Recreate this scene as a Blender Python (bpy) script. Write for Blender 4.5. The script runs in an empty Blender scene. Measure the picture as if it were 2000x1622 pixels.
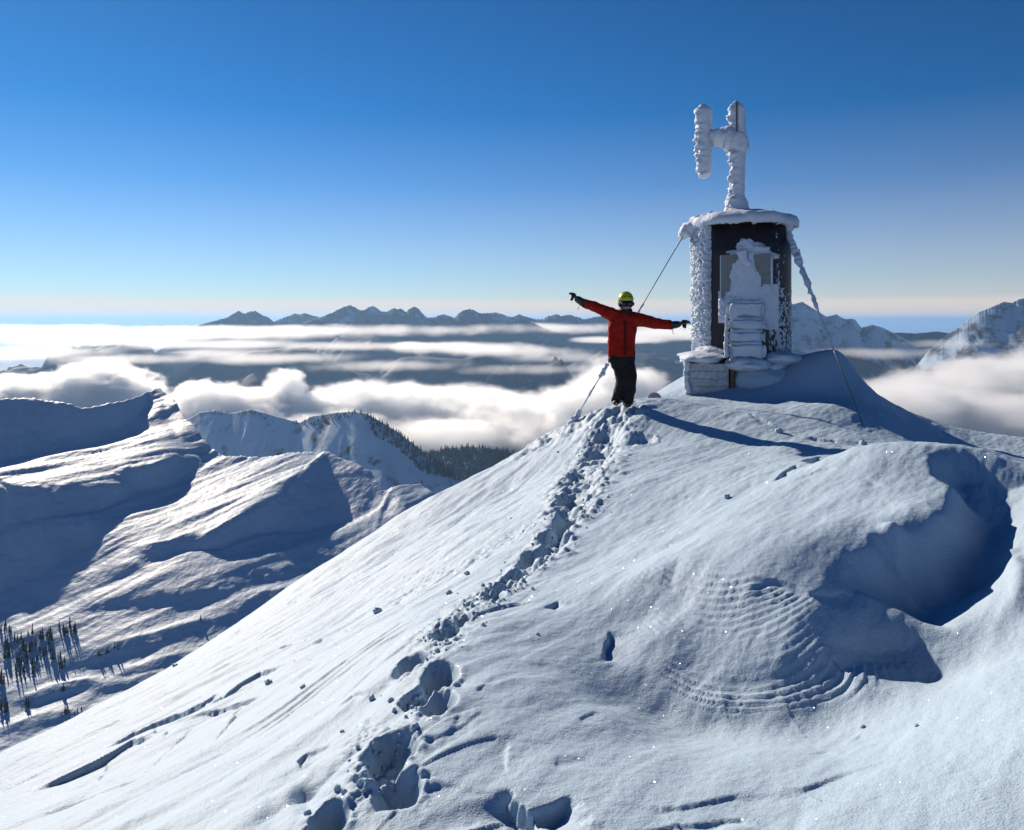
import bpy, bmesh, math, random
import numpy as np
from mathutils import Vector, Matrix

random.seed(7)
rng = np.random.default_rng(7)
sc = bpy.context.scene
COL = sc.collection

# ------------------------------------------------------------------ camera
F, CX, HY = 1600.0, 1000.0, 625.0          # focal length in photo pixels, centre column, eye-level row
cam_d = bpy.data.cameras.new('camera')
cam = bpy.data.objects.new('camera', cam_d)
COL.objects.link(cam)
cam_d.sensor_fit = 'HORIZONTAL'
cam_d.sensor_width = 36.0
cam_d.lens = 36.0 * F / 2000.0
cam_d.shift_y = -(811.0 - HY) / 2000.0
cam_d.clip_start = 0.1
cam_d.clip_end = 400000.0
cam.location = (0, 0, 0)                    # the eye is the origin
cam.rotation_euler = (math.radians(90), 0, 0)
sc.camera = cam

# ------------------------------------------------------------------ light
SUN_EL, SUN_AZ = math.radians(25.0), math.radians(-36.0)   # azimuth from +Y, negative to the left
world = bpy.data.worlds.new('World')
sc.world = world
world.use_nodes = True
wn, wl = world.node_tree.nodes, world.node_tree.links
wn.clear()
out = wn.new('ShaderNodeOutputWorld')
bg = wn.new('ShaderNodeBackground')
bg.inputs['Strength'].default_value = 0.0272
sky = wn.new('ShaderNodeTexSky')
sky.sky_type = 'NISHITA'
sky.sun_disc = False
sky.sun_elevation = SUN_EL
sky.sun_rotation = SUN_AZ
sky.altitude = 2200.0
sky.air_density = 1.0
sky.dust_density = 0.2
sky.ozone_density = 5.0
gam = wn.new('ShaderNodeGamma')
gam.inputs['Gamma'].default_value = 1.32
tint = wn.new('ShaderNodeMix'); tint.data_type = 'RGBA'; tint.blend_type = 'MULTIPLY'
tint.inputs[0].default_value = 1.0
tint.inputs[7].default_value = (0.42, 1.02, 1.13, 1)
tc = wn.new('ShaderNodeTexCoord')
sep = wn.new('ShaderNodeSeparateXYZ')
ramp = wn.new('ShaderNodeValToRGB')         # rosy layer of distant air along the horizon
ramp.color_ramp.elements[0].position = 0.0
ramp.color_ramp.elements[0].color = (0.75, 0.75, 0.75, 1)
ramp.color_ramp.elements[1].position = 0.24
ramp.color_ramp.elements[1].color = (0, 0, 0, 1)
for _p, _c in ((0.021, 0.75), (0.027, 0.48), (0.05, 0.34), (0.10, 0.20), (0.16, 0.07)):
    e = ramp.color_ramp.elements.new(_p); e.color = (_c, _c, _c, 1)
hz = wn.new('ShaderNodeMix'); hz.data_type = 'RGBA'; hz.blend_type = 'MIX'
hz.inputs[7].default_value = (25.0, 18.5, 15.0, 1)
wl.new(tc.outputs['Generated'], sep.inputs[0])
wl.new(sep.outputs['Z'], ramp.inputs[0])
wl.new(sky.outputs[0], gam.inputs['Color'])
wl.new(gam.outputs[0], tint.inputs[6])
wl.new(tint.outputs[2], hz.inputs[6])
wl.new(ramp.outputs[0], hz.inputs[0])
wl.new(hz.outputs[2], bg.inputs['Color'])
wl.new(bg.outputs[0], out.inputs['Surface'])

sun_d = bpy.data.lights.new('sun', 'SUN')
sun = bpy.data.objects.new('sun', sun_d)
COL.objects.link(sun)
sun_d.energy = 5.0
sun_d.angle = math.radians(0.53)
sun_d.color = (1.0, 0.845, 0.68)
SUN = Vector((math.sin(SUN_AZ) * math.cos(SUN_EL), math.cos(SUN_AZ) * math.cos(SUN_EL), math.sin(SUN_EL)))
sun.rotation_euler = SUN.to_track_quat('Z', 'Y').to_euler()

vs = sc.view_settings
vs.view_transform = 'Standard'
vs.look = 'None'
vs.gamma = 1.0
vs.use_curve_mapping = False
vs.exposure = 0.60

cy = sc.cycles
cy.max_bounces = 8
cy.diffuse_bounces = 1
cy.glossy_bounces = 2
cy.transmission_bounces = 4
cy.volume_bounces = 10
cy.transparent_max_bounces = 8
cy.caustics_reflective = False
cy.caustics_refractive = False
cy.use_denoising = True
cy.sample_clamp_indirect = 4.0
cy.volume_max_steps = 256

# ------------------------------------------------------------------ helpers
def P(px, py, d):
    """the point at depth d (metres along the view axis) behind a photo pixel"""
    return Vector(((px - CX) / F * d, d, -(py - HY) / F * d))

_perm = rng.permutation(256)
_perm = np.concatenate([_perm, _perm, _perm])
_g2 = np.stack([np.cos(np.arange(256) * 2.399963), np.sin(np.arange(256) * 2.399963)], 1)
_g3 = rng.normal(size=(256, 3)); _g3 /= np.linalg.norm(_g3, axis=1)[:, None]

def noise2(x, y):
    x = np.asarray(x, float); y = np.asarray(y, float)
    xi = np.floor(x).astype(int); yi = np.floor(y).astype(int)
    xf = x - xi; yf = y - yi
    u = xf * xf * xf * (xf * (xf * 6 - 15) + 10); v = yf * yf * yf * (yf * (yf * 6 - 15) + 10)
    def g(i, j):
        h = _perm[_perm[(xi + i) & 255] + ((yi + j) & 255)]
        return _g2[h, 0] * (xf - i) + _g2[h, 1] * (yf - j)
    a = g(0, 0); b = g(1, 0); c = g(0, 1); d = g(1, 1)
    return 1.5 * (a + u * (b - a) + v * ((c + u * (d - c)) - (a + u * (b - a))))

def noise3(x, y, z):
    x = np.asarray(x, float); y = np.asarray(y, float); z = np.asarray(z, float)
    xi = np.floor(x).astype(int); yi = np.floor(y).astype(int); zi = np.floor(z).astype(int)
    xf = x - xi; yf = y - yi; zf = z - zi
    f = lambda t: t * t * t * (t * (t * 6 - 15) + 10)
    u, v, w = f(xf), f(yf), f(zf)
    def g(i, j, k):
        h = _perm[_perm[_perm[(xi + i) & 255] + ((yi + j) & 255)] + ((zi + k) & 255)]
        return _g3[h, 0] * (xf - i) + _g3[h, 1] * (yf - j) + _g3[h, 2] * (zf - k)
    L = lambda a, b, t: a + t * (b - a)
    r = L(L(L(g(0,0,0), g(1,0,0), u), L(g(0,1,0), g(1,1,0), u), v),
          L(L(g(0,0,1), g(1,0,1), u), L(g(0,1,1), g(1,1,1), u), v), w)
    return 1.5 * r

def fbm2(x, y, o=4, gain=0.5):
    s = 0; a = 1.0
    for k in range(o):
        s = s + a * noise2(x * 2 ** k + 17.3 * k, y * 2 ** k - 9.1 * k); a *= gain
    return s

def fbm3(x, y, z, o=3, gain=0.5):
    s = 0; a = 1.0
    for k in range(o):
        s = s + a * noise3(x * 2 ** k + 7.3 * k, y * 2 ** k - 3.1 * k, z * 2 ** k + 1.7 * k); a *= gain
    return s

def worley2(x, y):
    """distance to the nearest jittered cell point"""
    xi = np.floor(x).astype(int); yi = np.floor(y).astype(int)
    best = np.full(np.shape(x), 9.0)
    for i in (-1, 0, 1):
        for j in (-1, 0, 1):
            h = _perm[_perm[(xi + i) & 255] + ((yi + j) & 255)]
            cx = xi + i + (h % 16) / 16.0; cyy = yi + j + (h // 16) / 16.0
            best = np.minimum(best, np.hypot(x - cx, y - cyy))
    return best

def dome(x, y):
    """rounded clods, about -0.4 between them to 0.6 on top"""
    return np.clip(1 - (worley2(x, y) / 0.62) ** 2, 0, 1) - 0.4

def sstep(a, b, x):
    t = np.clip((x - a) / (b - a), 0, 1)
    return t * t * (3 - 2 * t)

def seg_dist(X, Y, poly):
    """distance, signed side (>0 right of travel) and 0..1 position along a polyline"""
    best = np.full(X.shape, 1e9); side = np.zeros(X.shape); pos = np.zeros(X.shape)
    pl = np.array(poly, float)
    L = np.hypot(*(pl[1:] - pl[:-1]).T); tot = L.sum(); acc = 0
    for k in range(len(pl) - 1):
        ax, ay = pl[k]; bx, by = pl[k + 1]
        dx, dy = bx - ax, by - ay
        t = np.clip(((X - ax) * dx + (Y - ay) * dy) / max(L[k] ** 2, 1e-12), 0, 1)
        qx, qy = X - (ax + t * dx), Y - (ay + t * dy)
        d = np.hypot(qx, qy)
        s = (qx * dy - qy * dx) / max(L[k], 1e-9)
        m = d < best
        best = np.where(m, d, best); side = np.where(m, s, side); pos = np.where(m, (acc + t * L[k]) / tot, pos)
        acc += L[k]
    return best, side, pos

def in_poly(X, Y, poly):
    c = np.zeros(X.shape, bool); n = len(poly); j = n - 1
    for i in range(n):
        xi, yi = poly[i]; xj, yj = poly[j]
        if yi != yj:
            c ^= ((yi > Y) != (yj > Y)) & (X < (xj - xi) * (Y - yi) / (yj - yi) + xi)
        j = i
    return c

def props(o, label=None, cat=None, group=None, kind=None):
    if label: o['label'] = label
    if cat: o['category'] = cat
    if group: o['group'] = group
    if kind: o['kind'] = kind
    return o

def mesh_obj(name, V, Fc, mat=None, parent=None, smooth=True):
    me = bpy.data.meshes.new(name)
    V = np.asarray(V, np.float32)
    me.from_pydata(V.tolist(), [], Fc if isinstance(Fc, list) else Fc.tolist())
    if smooth: me.polygons.foreach_set('use_smooth', np.ones(len(me.polygons), bool))
    me.update()
    o = bpy.data.objects.new(name, me)
    COL.objects.link(o)
    if mat: me.materials.append(mat)
    if parent: o.parent = parent
    return o

def grid_obj(name, X, Y, Z, mat, parent=None):
    """a regular grid of points as one smooth quad mesh, filled the quick way"""
    r, c = X.shape
    me = bpy.data.meshes.new(name)
    me.vertices.add(r * c)
    me.vertices.foreach_set('co', np.stack([X, Y, Z], -1).astype(np.float32).ravel())
    i = np.arange(r * c).reshape(r, c)
    q = np.stack([i[:-1, :-1], i[:-1, 1:], i[1:, 1:], i[1:, :-1]], -1).reshape(-1, 4)
    me.loops.add(q.size)
    me.loops.foreach_set('vertex_index', q.ravel().astype(np.int32))
    me.polygons.add(len(q))
    me.polygons.foreach_set('loop_start', (np.arange(len(q)) * 4).astype(np.int32))
    me.polygons.foreach_set('use_smooth', np.ones(len(q), bool))
    me.update(calc_edges=True)
    me.validate()
    o = bpy.data.objects.new(name, me)
    COL.objects.link(o)
    me.materials.append(mat)
    if parent: o.parent = parent
    return o

def empty(name, loc=(0, 0, 0), rz=0):
    o = bpy.data.objects.new(name, None)
    COL.objects.link(o)
    o.location = loc; o.rotation_euler = (0, 0, rz)
    return o

def new_mat(name):
    m = bpy.data.materials.new(name)
    m.use_nodes = True
    nt = m.node_tree
    return m, nt.nodes, nt.links, nt.nodes['Principled BSDF']

def plain(name, col, rough=0.6, metal=0.0, bump=0.0, bscale=40.0, var=0.0, spec=0.5):
    m, n, l, b = new_mat(name)
    b.inputs['Base Color'].default_value = (*col, 1)
    b.inputs['Roughness'].default_value = rough
    b.inputs['Metallic'].default_value = metal
    b.inputs['Specular IOR Level'].default_value = spec
    if bump or var:
        t = n.new('ShaderNodeTexCoord'); x = n.new('ShaderNodeTexNoise')
        x.inputs['Scale'].default_value = bscale; x.inputs['Detail'].default_value = 5
        l.new(t.outputs['Object'], x.inputs['Vector'])
        if bump:
            bp = n.new('ShaderNodeBump'); bp.inputs['Strength'].default_value = bump; bp.inputs['Distance'].default_value = 0.02
            l.new(x.outputs['Fac'], bp.inputs['Height']); l.new(bp.outputs[0], b.inputs['Normal'])
        if var:
            r = n.new('ShaderNodeValToRGB')
            r.color_ramp.elements[0].position = 0.3; r.color_ramp.elements[1].position = 0.7
            r.color_ramp.elements[0].color = (*[c * (1 - var) for c in col], 1)
            r.color_ramp.elements[1].color = (*[min(1, c * (1 + var)) for c in col], 1)
            l.new(x.outputs['Fac'], r.inputs[0]); l.new(r.outputs[0], b.inputs['Base Color'])
    return m

def snow_mat(name, col, fine, coarse, s1, s2, dist, sparkle=False):
    m, n, l, b = new_mat(name)
    b.inputs['Base Color'].default_value = (*col, 1)
    b.inputs['Roughness'].default_value = 0.55
    b.inputs['Specular IOR Level'].default_value = 0.08
    g = n.new('ShaderNodeNewGeometry')
    x1 = n.new('ShaderNodeTexNoise'); x1.inputs['Scale'].default_value = fine; x1.inputs['Detail'].default_value = 3
    x2 = n.new('ShaderNodeTexNoise'); x2.inputs['Scale'].default_value = coarse; x2.inputs['Detail'].default_value = 4
    l.new(g.outputs['Position'], x1.inputs['Vector']); l.new(g.outputs['Position'], x2.inputs['Vector'])
    b1 = n.new('ShaderNodeBump'); b1.inputs['Strength'].default_value = s1; b1.inputs['Distance'].default_value = dist
    b2 = n.new('ShaderNodeBump'); b2.inputs['Strength'].default_value = s2; b2.inputs['Distance'].default_value = dist * 4
    l.new(x1.outputs['Fac'], b1.inputs['Height']); l.new(x2.outputs['Fac'], b2.inputs['Height'])
    l.new(b2.outputs[0], b1.inputs['Normal']); l.new(b1.outputs[0], b.inputs['Normal'])
    if sparkle:                                 # single ice crystals, each a small mirror at its own tilt
        vo = n.new('ShaderNodeTexVoronoi'); vo.inputs['Scale'].default_value = sparkle
        l.new(g.outputs['Position'], vo.inputs['Vector'])
        sb = n.new('ShaderNodeVectorMath'); sb.operation = 'SUBTRACT'; sb.inputs[1].default_value = (0.5, 0.5, 0.5)
        sl = n.new('ShaderNodeVectorMath'); sl.operation = 'SCALE'; sl.inputs['Scale'].default_value = 1.8
        ad = n.new('ShaderNodeVectorMath'); ad.operation = 'ADD'; nm = n.new('ShaderNodeVectorMath'); nm.operation = 'NORMALIZE'
        l.new(vo.outputs['Color'], sb.inputs[0]); l.new(sb.outputs[0], sl.inputs[0]); l.new(sl.outputs[0], ad.inputs[0]); l.new(g.outputs['Normal'], ad.inputs[1]); l.new(ad.outputs[0], nm.inputs[0])
        gl = n.new('ShaderNodeBsdfGlossy'); gl.inputs['Roughness'].default_value = 0.22
        l.new(nm.outputs[0], gl.inputs['Normal'])
        lt = n.new('ShaderNodeMath'); lt.operation = 'LESS_THAN'; lt.inputs[1].default_value = 0.33
        l.new(vo.outputs['Distance'], lt.inputs[0])
        wn_ = n.new('ShaderNodeTexWhiteNoise'); gt = n.new('ShaderNodeMath'); gt.operation = 'GREATER_THAN'; gt.inputs[1].default_value = 0.965
        l.new(vo.outputs['Color'], wn_.inputs['Vector']); l.new(wn_.outputs['Value'], gt.inputs[0])
        mu = n.new('ShaderNodeMath'); mu.operation = 'MULTIPLY'; l.new(lt.outputs[0], mu.inputs[0]); l.new(gt.outputs[0], mu.inputs[1])
        mx = n.new('ShaderNodeMixShader'); l.new(mu.outputs[0], mx.inputs[0]); l.new(b.outputs[0], mx.inputs[1]); l.new(gl.outputs[0], mx.inputs[2])
        l.new(mx.outputs[0], n['Material Output'].inputs['Surface'])
    return m

SNOWC = (0.37, 0.49, 0.62)
M_snow = snow_mat('snow', SNOWC, 130.0, 26.0, 0.55, 0.28, 0.006, 150.0)
M_rime = snow_mat('rime', (0.56, 0.65, 0.76), 70.0, 18.0, 0.5, 0.4, 0.012)
M_far_snow = snow_mat('mountain_snow', SNOWC, 0.12, 0.025, 0.6, 0.35, 2.0)

# ------------------------------------------------------------------ near summit snow
CTRL = [  # pixel column, pixel row, depth
 # track from the camera to the person
 (640,1610,2.95),(780,1500,3.25),(830,1390,3.75),(840,1300,4.25),(900,1220,5.0),(1000,1140,6.0),(1070,1070,7.0),(1120,980,8.5),(1170,900,10.5),(1215,797,13.1),
 # left flank and its edge against the valley
 (0,1482,7.0),(340,1302,9.0),(600,1132,11.0),(840,972,13.0),(1000,892,14.0),(1100,832,14.5),(1180,800,14.2),(1270,777,15.0),(1330,768,15.5),
 (0,1622,4.0),(300,1500,4.6),(250,1622,3.4),(450,1622,3.1),(300,1400,6.3),(600,1280,6.2),(600,1400,4.5),(700,1200,7.6),(800,1110,8.8),(900,1030,10.4),(1000,960,11.8),(1080,870,13.2),
 # right foreground
 (1000,1450,3.4),(1000,1622,2.78),(1200,1400,3.8),(1150,1200,5.1),(1100,1300,4.35),(1500,1470,3.55),(1500,1622,2.72),(1750,1500,3.1),(2000,1622,2.5),(1950,1300,3.9),(2000,1450,2.95),(1250,1530,3.05),(1250,1440,3.6),
 # bowl
 (1300,1390,4.12),(1400,1408,4.0),(1600,1385,4.02),(1820,1320,4.3),(1400,1350,4.12),(1400,1280,4.33),(1400,1200,4.6),(1400,1130,4.92),(1300,1200,4.78),(1300,1130,5.15),(1250,1210,4.9),(1600,1200,4.45),(1600,1280,4.22),(1550,1140,4.75),(1550,1100,5.0),
 # mound
 (1250,1100,5.95),(1250,1000,7.7),(1400,1050,5.7),(1400,980,7.3),(1500,950,7.2),(1600,894,7.8),(1660,875,7.5),(1800,873,7.2),(1900,888,6.95),(2000,915,6.8),(1700,1000,5.8),(1690,1042,5.35),(1830,1010,5.5),(1740,930,6.6),
 (1900,960,6.25),(1900,1100,5.3),(1800,1140,5.0),(1850,1230,4.55),(1980,1100,5.1),(2000,1000,5.9),(1990,1200,4.5),
 # behind the mound, below the hut
 (1500,868,10.7),(1666,885,9.85),(1380,772,15.0),(1300,860,11.6),(1400,900,9.8),(1480,785,14.0),(1700,872,10.8),(1640,800,13.0),(1700,838,12.3),(1800,850,13.2),(1850,835,14.6),(2000,858,15.5),(2000,900,11.0),
 (1550,700,15.2),(1600,700,15.4),(1640,687,14.7),(1665,715,14.7),(1700,762,14.7),(1750,793,14.8),(1590,760,14.2),(1450,715,16.5),(1540,705,16.6),(1380,720,16.8),
]
CP = [tuple(P(*c)) for c in CTRL]
CP += [(3.2,17.5,-1.5),(4.6,18.2,-1.3),(6,17,-1.15),(8,17.5,-2.4),(12,17,-3.3),(16,22,-6),(5,23,-4.0),(0,19,-4.6),(1.2,17.2,-2.9),
       (-3,18,-6.6),(-6,13,-6.6),(-8,10,-7.0),(-9,6,-6.5),(-12,14,-10.5),(-14,22,-14.5),(-5,26,-11),(5,33,-10),(16,35,-12),(-20,35,-23),(25,30,-12),
       (-22,8,-15),(-4,1.5,-3.0),(-8,1.5,-5.8),(-20,1.5,-13.5),(0,0.5,-1.72),(4,1.0,-1.5),(8,4,-2.0),(10,8,-2.6),(14,3,-4.5),(16,12,-5.0),(22,4,-9),(25,18,-10),
       (0,55,-21),(-35,55,-42),(35,55,-22),(-55,30,-46),(55,30,-30),(50,2,-30),(-55,2,-40)]
CP = np.array(CP)

class TPS:
    def __init__(s, pts, reg=2e-4):
        s.c = pts[:, :2]; n = len(pts)
        r2 = ((s.c[:, None] - s.c[None]) ** 2).sum(-1)
        K = np.where(r2 > 0, 0.5 * r2 * np.log(np.maximum(r2, 1e-12)), 0) + reg * np.eye(n)
        Q = np.hstack([np.ones((n, 1)), s.c])
        A = np.block([[K, Q], [Q.T, np.zeros((3, 3))]])
        w = np.linalg.solve(A, np.concatenate([pts[:, 2], np.zeros(3)]))
        s.w, s.a = w[:n], w[n:]
    def __call__(s, x, y):
        r = s.a[0] + s.a[1] * x + s.a[2] * y
        for (cx, cy_), w in zip(s.c, s.w):
            r2 = (x - cx) ** 2 + (y - cy_) ** 2 + 1e-12
            r = r + w * 0.5 * r2 * np.log(r2)
        return r
base = TPS(CP)

def ground_at(px, py, lo=1.6, hi=19.0):
    """where the ray through a pixel first meets the smooth ground"""
    d = np.exp(np.linspace(math.log(lo), math.log(hi), 900))
    z = -(py - HY) / F * d
    h = base((px - CX) / F * d, d)
    k = np.argmax(z < h)
    if not (z < h).any(): k = int(np.argmin(z - h))
    return Vector(((px - CX) / F * d[k], d[k], h[k]))
def G(pts):
    return [tuple(ground_at(*p)[:2]) for p in pts]

def near_height(X, Y):
    Z = base(X, Y)
    far = np.clip(Y / 6.0, 0.6, 2.5)
    # broad drifted unevenness, stretched along the wind
    U = X * 0.62 + Y * 0.78; W = X * 0.78 - Y * 0.62
    Z = Z + 0.035 * fbm2(U * 0.35, W * 0.9, 3)
    fl = sstep(0.3, -1.2, X - 0.1 * Y)                     # the left flank
    Z = Z + fl * 0.030 * (np.abs(fbm2(U * 0.55 + 3, W * 2.1, 3)) - 0.3)
    Z = Z + 0.010 * fbm2(U * 1.3 + 40, W * 3.6, 3)
    # wave-like small ledges of wind slab
    s = fbm2(U * 0.5 + 90, W * 1.6, 2) * 2.2 + W * 1.3
    led = (s - np.floor(s))
    Z = Z + 0.009 * sstep(1.2, -0.6, X) * (sstep(0.0, 0.9, led) - sstep(0.93, 1.0, led)) * sstep(-0.1, 0.35, noise2(U * 0.6 - 7, W * 0.9 + 4))

    # deep hollow on the shaded side of the mound
    rim = G([(1775,874),(1800,882),(1812,930),(1846,952),(1835,1005),(1800,1036),(1745,1040),(1690,1041),(1696,1066),(1640,1078),(1632,1128),(1660,1158),(1720,1190)])
    far_side = G([(1720,1190),(1800,1232),(1870,1235),(1950,1180),(2000,1110),(2080,1000),(2080,930),(1990,905),(1900,880),(1830,872),(1775,874)])
    ins = in_poly(X, Y, rim + far_side[1:-1])
    d, _, _ = seg_dist(X, Y, rim); d2, _, _ = seg_dist(X, Y, far_side)
    Z = Z - np.where(ins, 0.30 * sstep(0.0, 0.30, d) * np.exp(-d / 1.1) * sstep(0.0, 0.45, d2), 0)
    wedge = G([(1745,1045),(1762,1085),(1775,1115)])
    d, s_, t = seg_dist(X, Y, wedge)
    Z = Z + 0.07 * np.exp(-(d / 0.07) ** 2)
    # layered bowl: height bands eroded to different depths
    lip = G([(1215,1150),(1225,1230),(1275,1330),(1350,1388),(1440,1412),(1560,1390),(1680,1374),(1800,1316),(1860,1250),(1800,1215),(1700,1190),(1610,1170),(1545,1140),(1440,1110),(1330,1090)])
    ib = in_poly(X, Y, lip)
    d, _, _ = seg_dist(X, Y, lip + [lip[0]])
    sd = np.where(ib, d, -d)
    m = sstep(-0.02, 0.12, sd) * sstep(1220, 1270, CX + F * X / Y)
    Z = Z - 0.07 * sstep(0.0, 0.35, sd)
    PX = CX + F * X / Y; PY = HY - F * Z / Y
    m = m * (1 - sstep(1550, 1650, PX) * sstep(1335, 1275, PY))
    kr = 0.0022 - 0.0016 * sstep(1180, 1380, PY)
    st = PY + np.where(PX > 1400, kr, 0.0030) * (PX - 1400) ** 2 + 6 * fbm2(X * 1.6, Y * 1.6, 2)
    q = st / 15.0
    fr = q - np.floor(q)
    amp = np.clip(0.15 + 0.85 * (np.sin(np.floor(q) * 12.9898) * 0.5 + 0.5) + 0.5 * noise2(X * 2.3, Y * 2.3), 0, 1.2)
    Z = Z + m * 0.0185 * amp * (0.5 - sstep(0.0, 0.35, fr) + fr * 0.9)
    Z = Z + m * 0.0015 * fbm2(X * 23 + 0.6 * Y, Y * 23 - 0.6 * X, 2)
    def scarp(Z, pts, H, edge, fall):
        d, s_, t = seg_dist(X + 0.02 * noise2(X * 8, Y * 8), Y + 0.02 * noise2(X * 8 + 9, Y * 8), G(pts))
        end = np.exp(-(np.sqrt(np.maximum(d * d - s_ * s_, 0)) / 0.08) ** 2)
        return Z - H * sstep(-0.005, edge, s_) * np.exp(-np.clip(s_, 0, 9) / fall) * end * np.exp(-(d / 0.45) ** 2) * sstep(0, 0.25, t) * sstep(1, 0.75, t)
    Z = scarp(Z, [(1450,1128),(1520,1128),(1556,1140),(1575,1152),(1660,1150)], 0.022, 0.03, 0.25)
    Z = scarp(Z, [(1330,1292),(1400,1282),(1500,1262),(1600,1240),(1690,1220),(1780,1212)], 0.06, 0.16, 0.35)
    # bright ridge at the right border
    rd = G([(1975,1050),(1965,1080),(1990,1120),(1985,1170),(1950,1220),(1925,1245)])
    d, s_, t = seg_dist(X, Y, rd)
    Z = Z + 0.035 * np.exp(-(d / 0.06) ** 2) * sstep(0, 0.1, t) * sstep(1, 0.6, t)

    # wind-cut ledges and cracks: the ground drops on the side away from the sun
    LEDGE = [
     ([(40,1552),(120,1515),(200,1478),(260,1448),(312,1440)],0.05,0.22),
     ([(190,1470),(260,1430),(330,1402),(400,1375),(440,1345)],0.04,0.25),
     ([(400,1388),(450,1350),(500,1318),(560,1296),(592,1278)],0.035,0.14),
     ([(330,1425),(400,1395),(480,1368),(545,1340)],0.025,0.18),
     ([(480,1300),(560,1262),(620,1245),(680,1238)],0.025,0.2),
     ([(640,1248),(700,1215),(760,1185),(790,1160)],0.02,0.22),
     ([(730,1150),(800,1125),(860,1095),(900,1080)],0.018,0.15),
     ([(905,1218),(950,1198),(990,1186),(1060,1180)],0.035,0.10),
     ([(1062,1196),(1088,1182)],0.05,0.06),
     ([(990,1535),(1010,1562),(1035,1578),(1080,1560),(1112,1545)],0.085,0.14),
     ([(1120,1552),(1180,1560),(1290,1572),(1400,1555),(1480,1530),(1560,1540),(1640,1510),(1760,1480)],0.013,0.25),
     ([(1150,1600),(1250,1612),(1340,1600),(1420,1590),(1520,1600)],0.013,0.25),
     ([(1170,1298),(1180,1265),(1190,1236)],0.045,0.10),
     ([(975,1200),(1040,1160),(1085,1130)],0.008,0.12),
     ([(1120,1430),(1130,1405),(1160,1390)],0.012,0.08),
     ([(1080,1500),(1090,1470),(1100,1462)],0.02,0.08),
     ([(580,1498),(590,1470),(605,1456)],0.06,0.06),
     ([(470,1510),(500,1530),(525,1542)],0.018,0.06),
     ([(575,1560),(590,1530),(640,1505),(690,1490)],0.03,0.12),
     ([(640,1400),(690,1362),(730,1352),(760,1348)],0.02,0.12),
     ([(1200,985),(1300,972),(1360,968),(1420,970)],0.012,0.12),
     ([(1500,945),(1530,915),(1560,900),(1600,889)],0.10,0.25),
     ([(1690,930),(1720,945),(1715,930)],0.02,0.1),
     ([(1545,935),(1600,915),(1640,905)],0.015,0.2),
     ([(1390,800),(1420,808),(1470,812),(1530,838),(1580,845)],0.03,0.2),
     ([(1560,850),(1620,860),(1690,866)],0.05,0.2),
     ([(60,1590),(140,1560),(220,1535),(300,1512)],0.012,0.15),
     ([(840,1480),(880,1430),(905,1390),(960,1330)],0.010,0.15),
     ([(1010,1380),(1000,1440),(985,1520)],0.012,0.12),
     ([(1560,1480),(1680,1440),(1800,1425)],0.010,0.15),
    ]
    for pts, H, fall in LEDGE:
        if pts[0][0] < 450: H, fall = H * 1.5, fall * 2.0
        w = G(pts)
        a = np.array(w); lo = a.min(0) - 1.0; hi = a.max(0) + 1.0
        k = (X > lo[0]) & (X < hi[0]) & (Y > lo[1]) & (Y < hi[1])
        if not k.any(): continue
        x, y = X[k], Y[k]
        jx = 0.02 * noise2(x * 9, y * 9) + 0.008 * noise2(x * 31, y * 31)
        d, s_, t = seg_dist(x + jx, y + jx, w)
        tp = sstep(0, 0.3, t) * sstep(1, 0.75, t) * sstep(-0.75 if H > 0.03 else -0.15, 0.2, noise2(x * 3.3 + H * 900, y * 3.3))
        if pts[0][0] < 450: tp = sstep(0, 0.25, t) * sstep(1, 0.7, t) * (0.8 + 0.3 * noise2(x * 5, y * 5))
        end = np.exp(-(np.sqrt(np.maximum(d * d - s_ * s_, 0)) / 0.06) ** 2)
        dz = -H * tp * end * (sstep(-0.004, 0.020, s_) * np.exp(-np.clip(s_, 0, 9) / fall))
        Z[k] = Z[k] + np.where(d < 1.0, dz, 0)

    # pitted patch on the flank
    pt = G([(800,1155),(860,1120),(930,1090),(1000,1050),(1060,1020)])
    d, s_, t = seg_dist(X, Y, pt)
    pm = np.exp(-(d / 0.22) ** 2)
    k = pm > 0.05
    Z[k] += pm[k] * 0.022 * (worley2(X[k] * 17, Y[k] * 17) - 0.5)

    # the trodden track
    lower = G([(1000,1140),(1070,1075),(1110,1010),(1130,960),(1160,900),(1185,850),(1210,805)])
    d, s_, t = seg_dist(X, Y, lower)
    k = d < 1.4
    x, y, dd, ss, tt = X[k], Y[k], d[k], s_[k], t[k]
    wdt = 0.10 + 0.14 * sstep(0.1, 0.8, tt)
    wob = 0.10 * noise2(x * 1.7, y * 1.7) + 0.07 * noise2(x * 4.3 + 5, y * 4.3)
    trench = np.exp(-((ss + wob) / wdt) ** 4)
    lump = dome(x * 4.6 + 0.35 * noise2(x * 7, y * 7), y * 4.6)
    lump2 = dome(x * 12, y * 12)
    side = np.exp(-((np.abs(ss + wob) - wdt * 1.25) / (wdt * 0.9)) ** 2)
    near_end = sstep(-0.05, 0.1, tt) * np.exp(-(np.sqrt(np.maximum(dd ** 2 - ss ** 2, 0)) / 0.2) ** 2)
    Z[k] += near_end * (-0.10 * trench + side * (0.006 + 0.042 * lump + 0.024 * lump2) + trench * (0.05 * lump + 0.02 * lump2))
    # left spread of clods near the person
    br = G([(1060,862),(1110,838),(1160,815),(1205,795)])
    d, s_, t = seg_dist(X, Y, br)
    k = d < 1.2
    mm = np.exp(-(d[k] / 0.5) ** 2)
    x, y = X[k], Y[k]
    Z[k] += mm * (0.10 * dome(x * 3.1 + 0.3 * noise2(x * 5, y * 5), y * 3.1) + 0.04 * dome(x * 8, y * 8))
    # crumbs along the narrow part
    nar = G([(860,1250),(890,1215),(940,1180),(1000,1140),(1060,1090)])
    d, s_, t = seg_dist(X, Y, nar)
    k = d < 0.8
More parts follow.
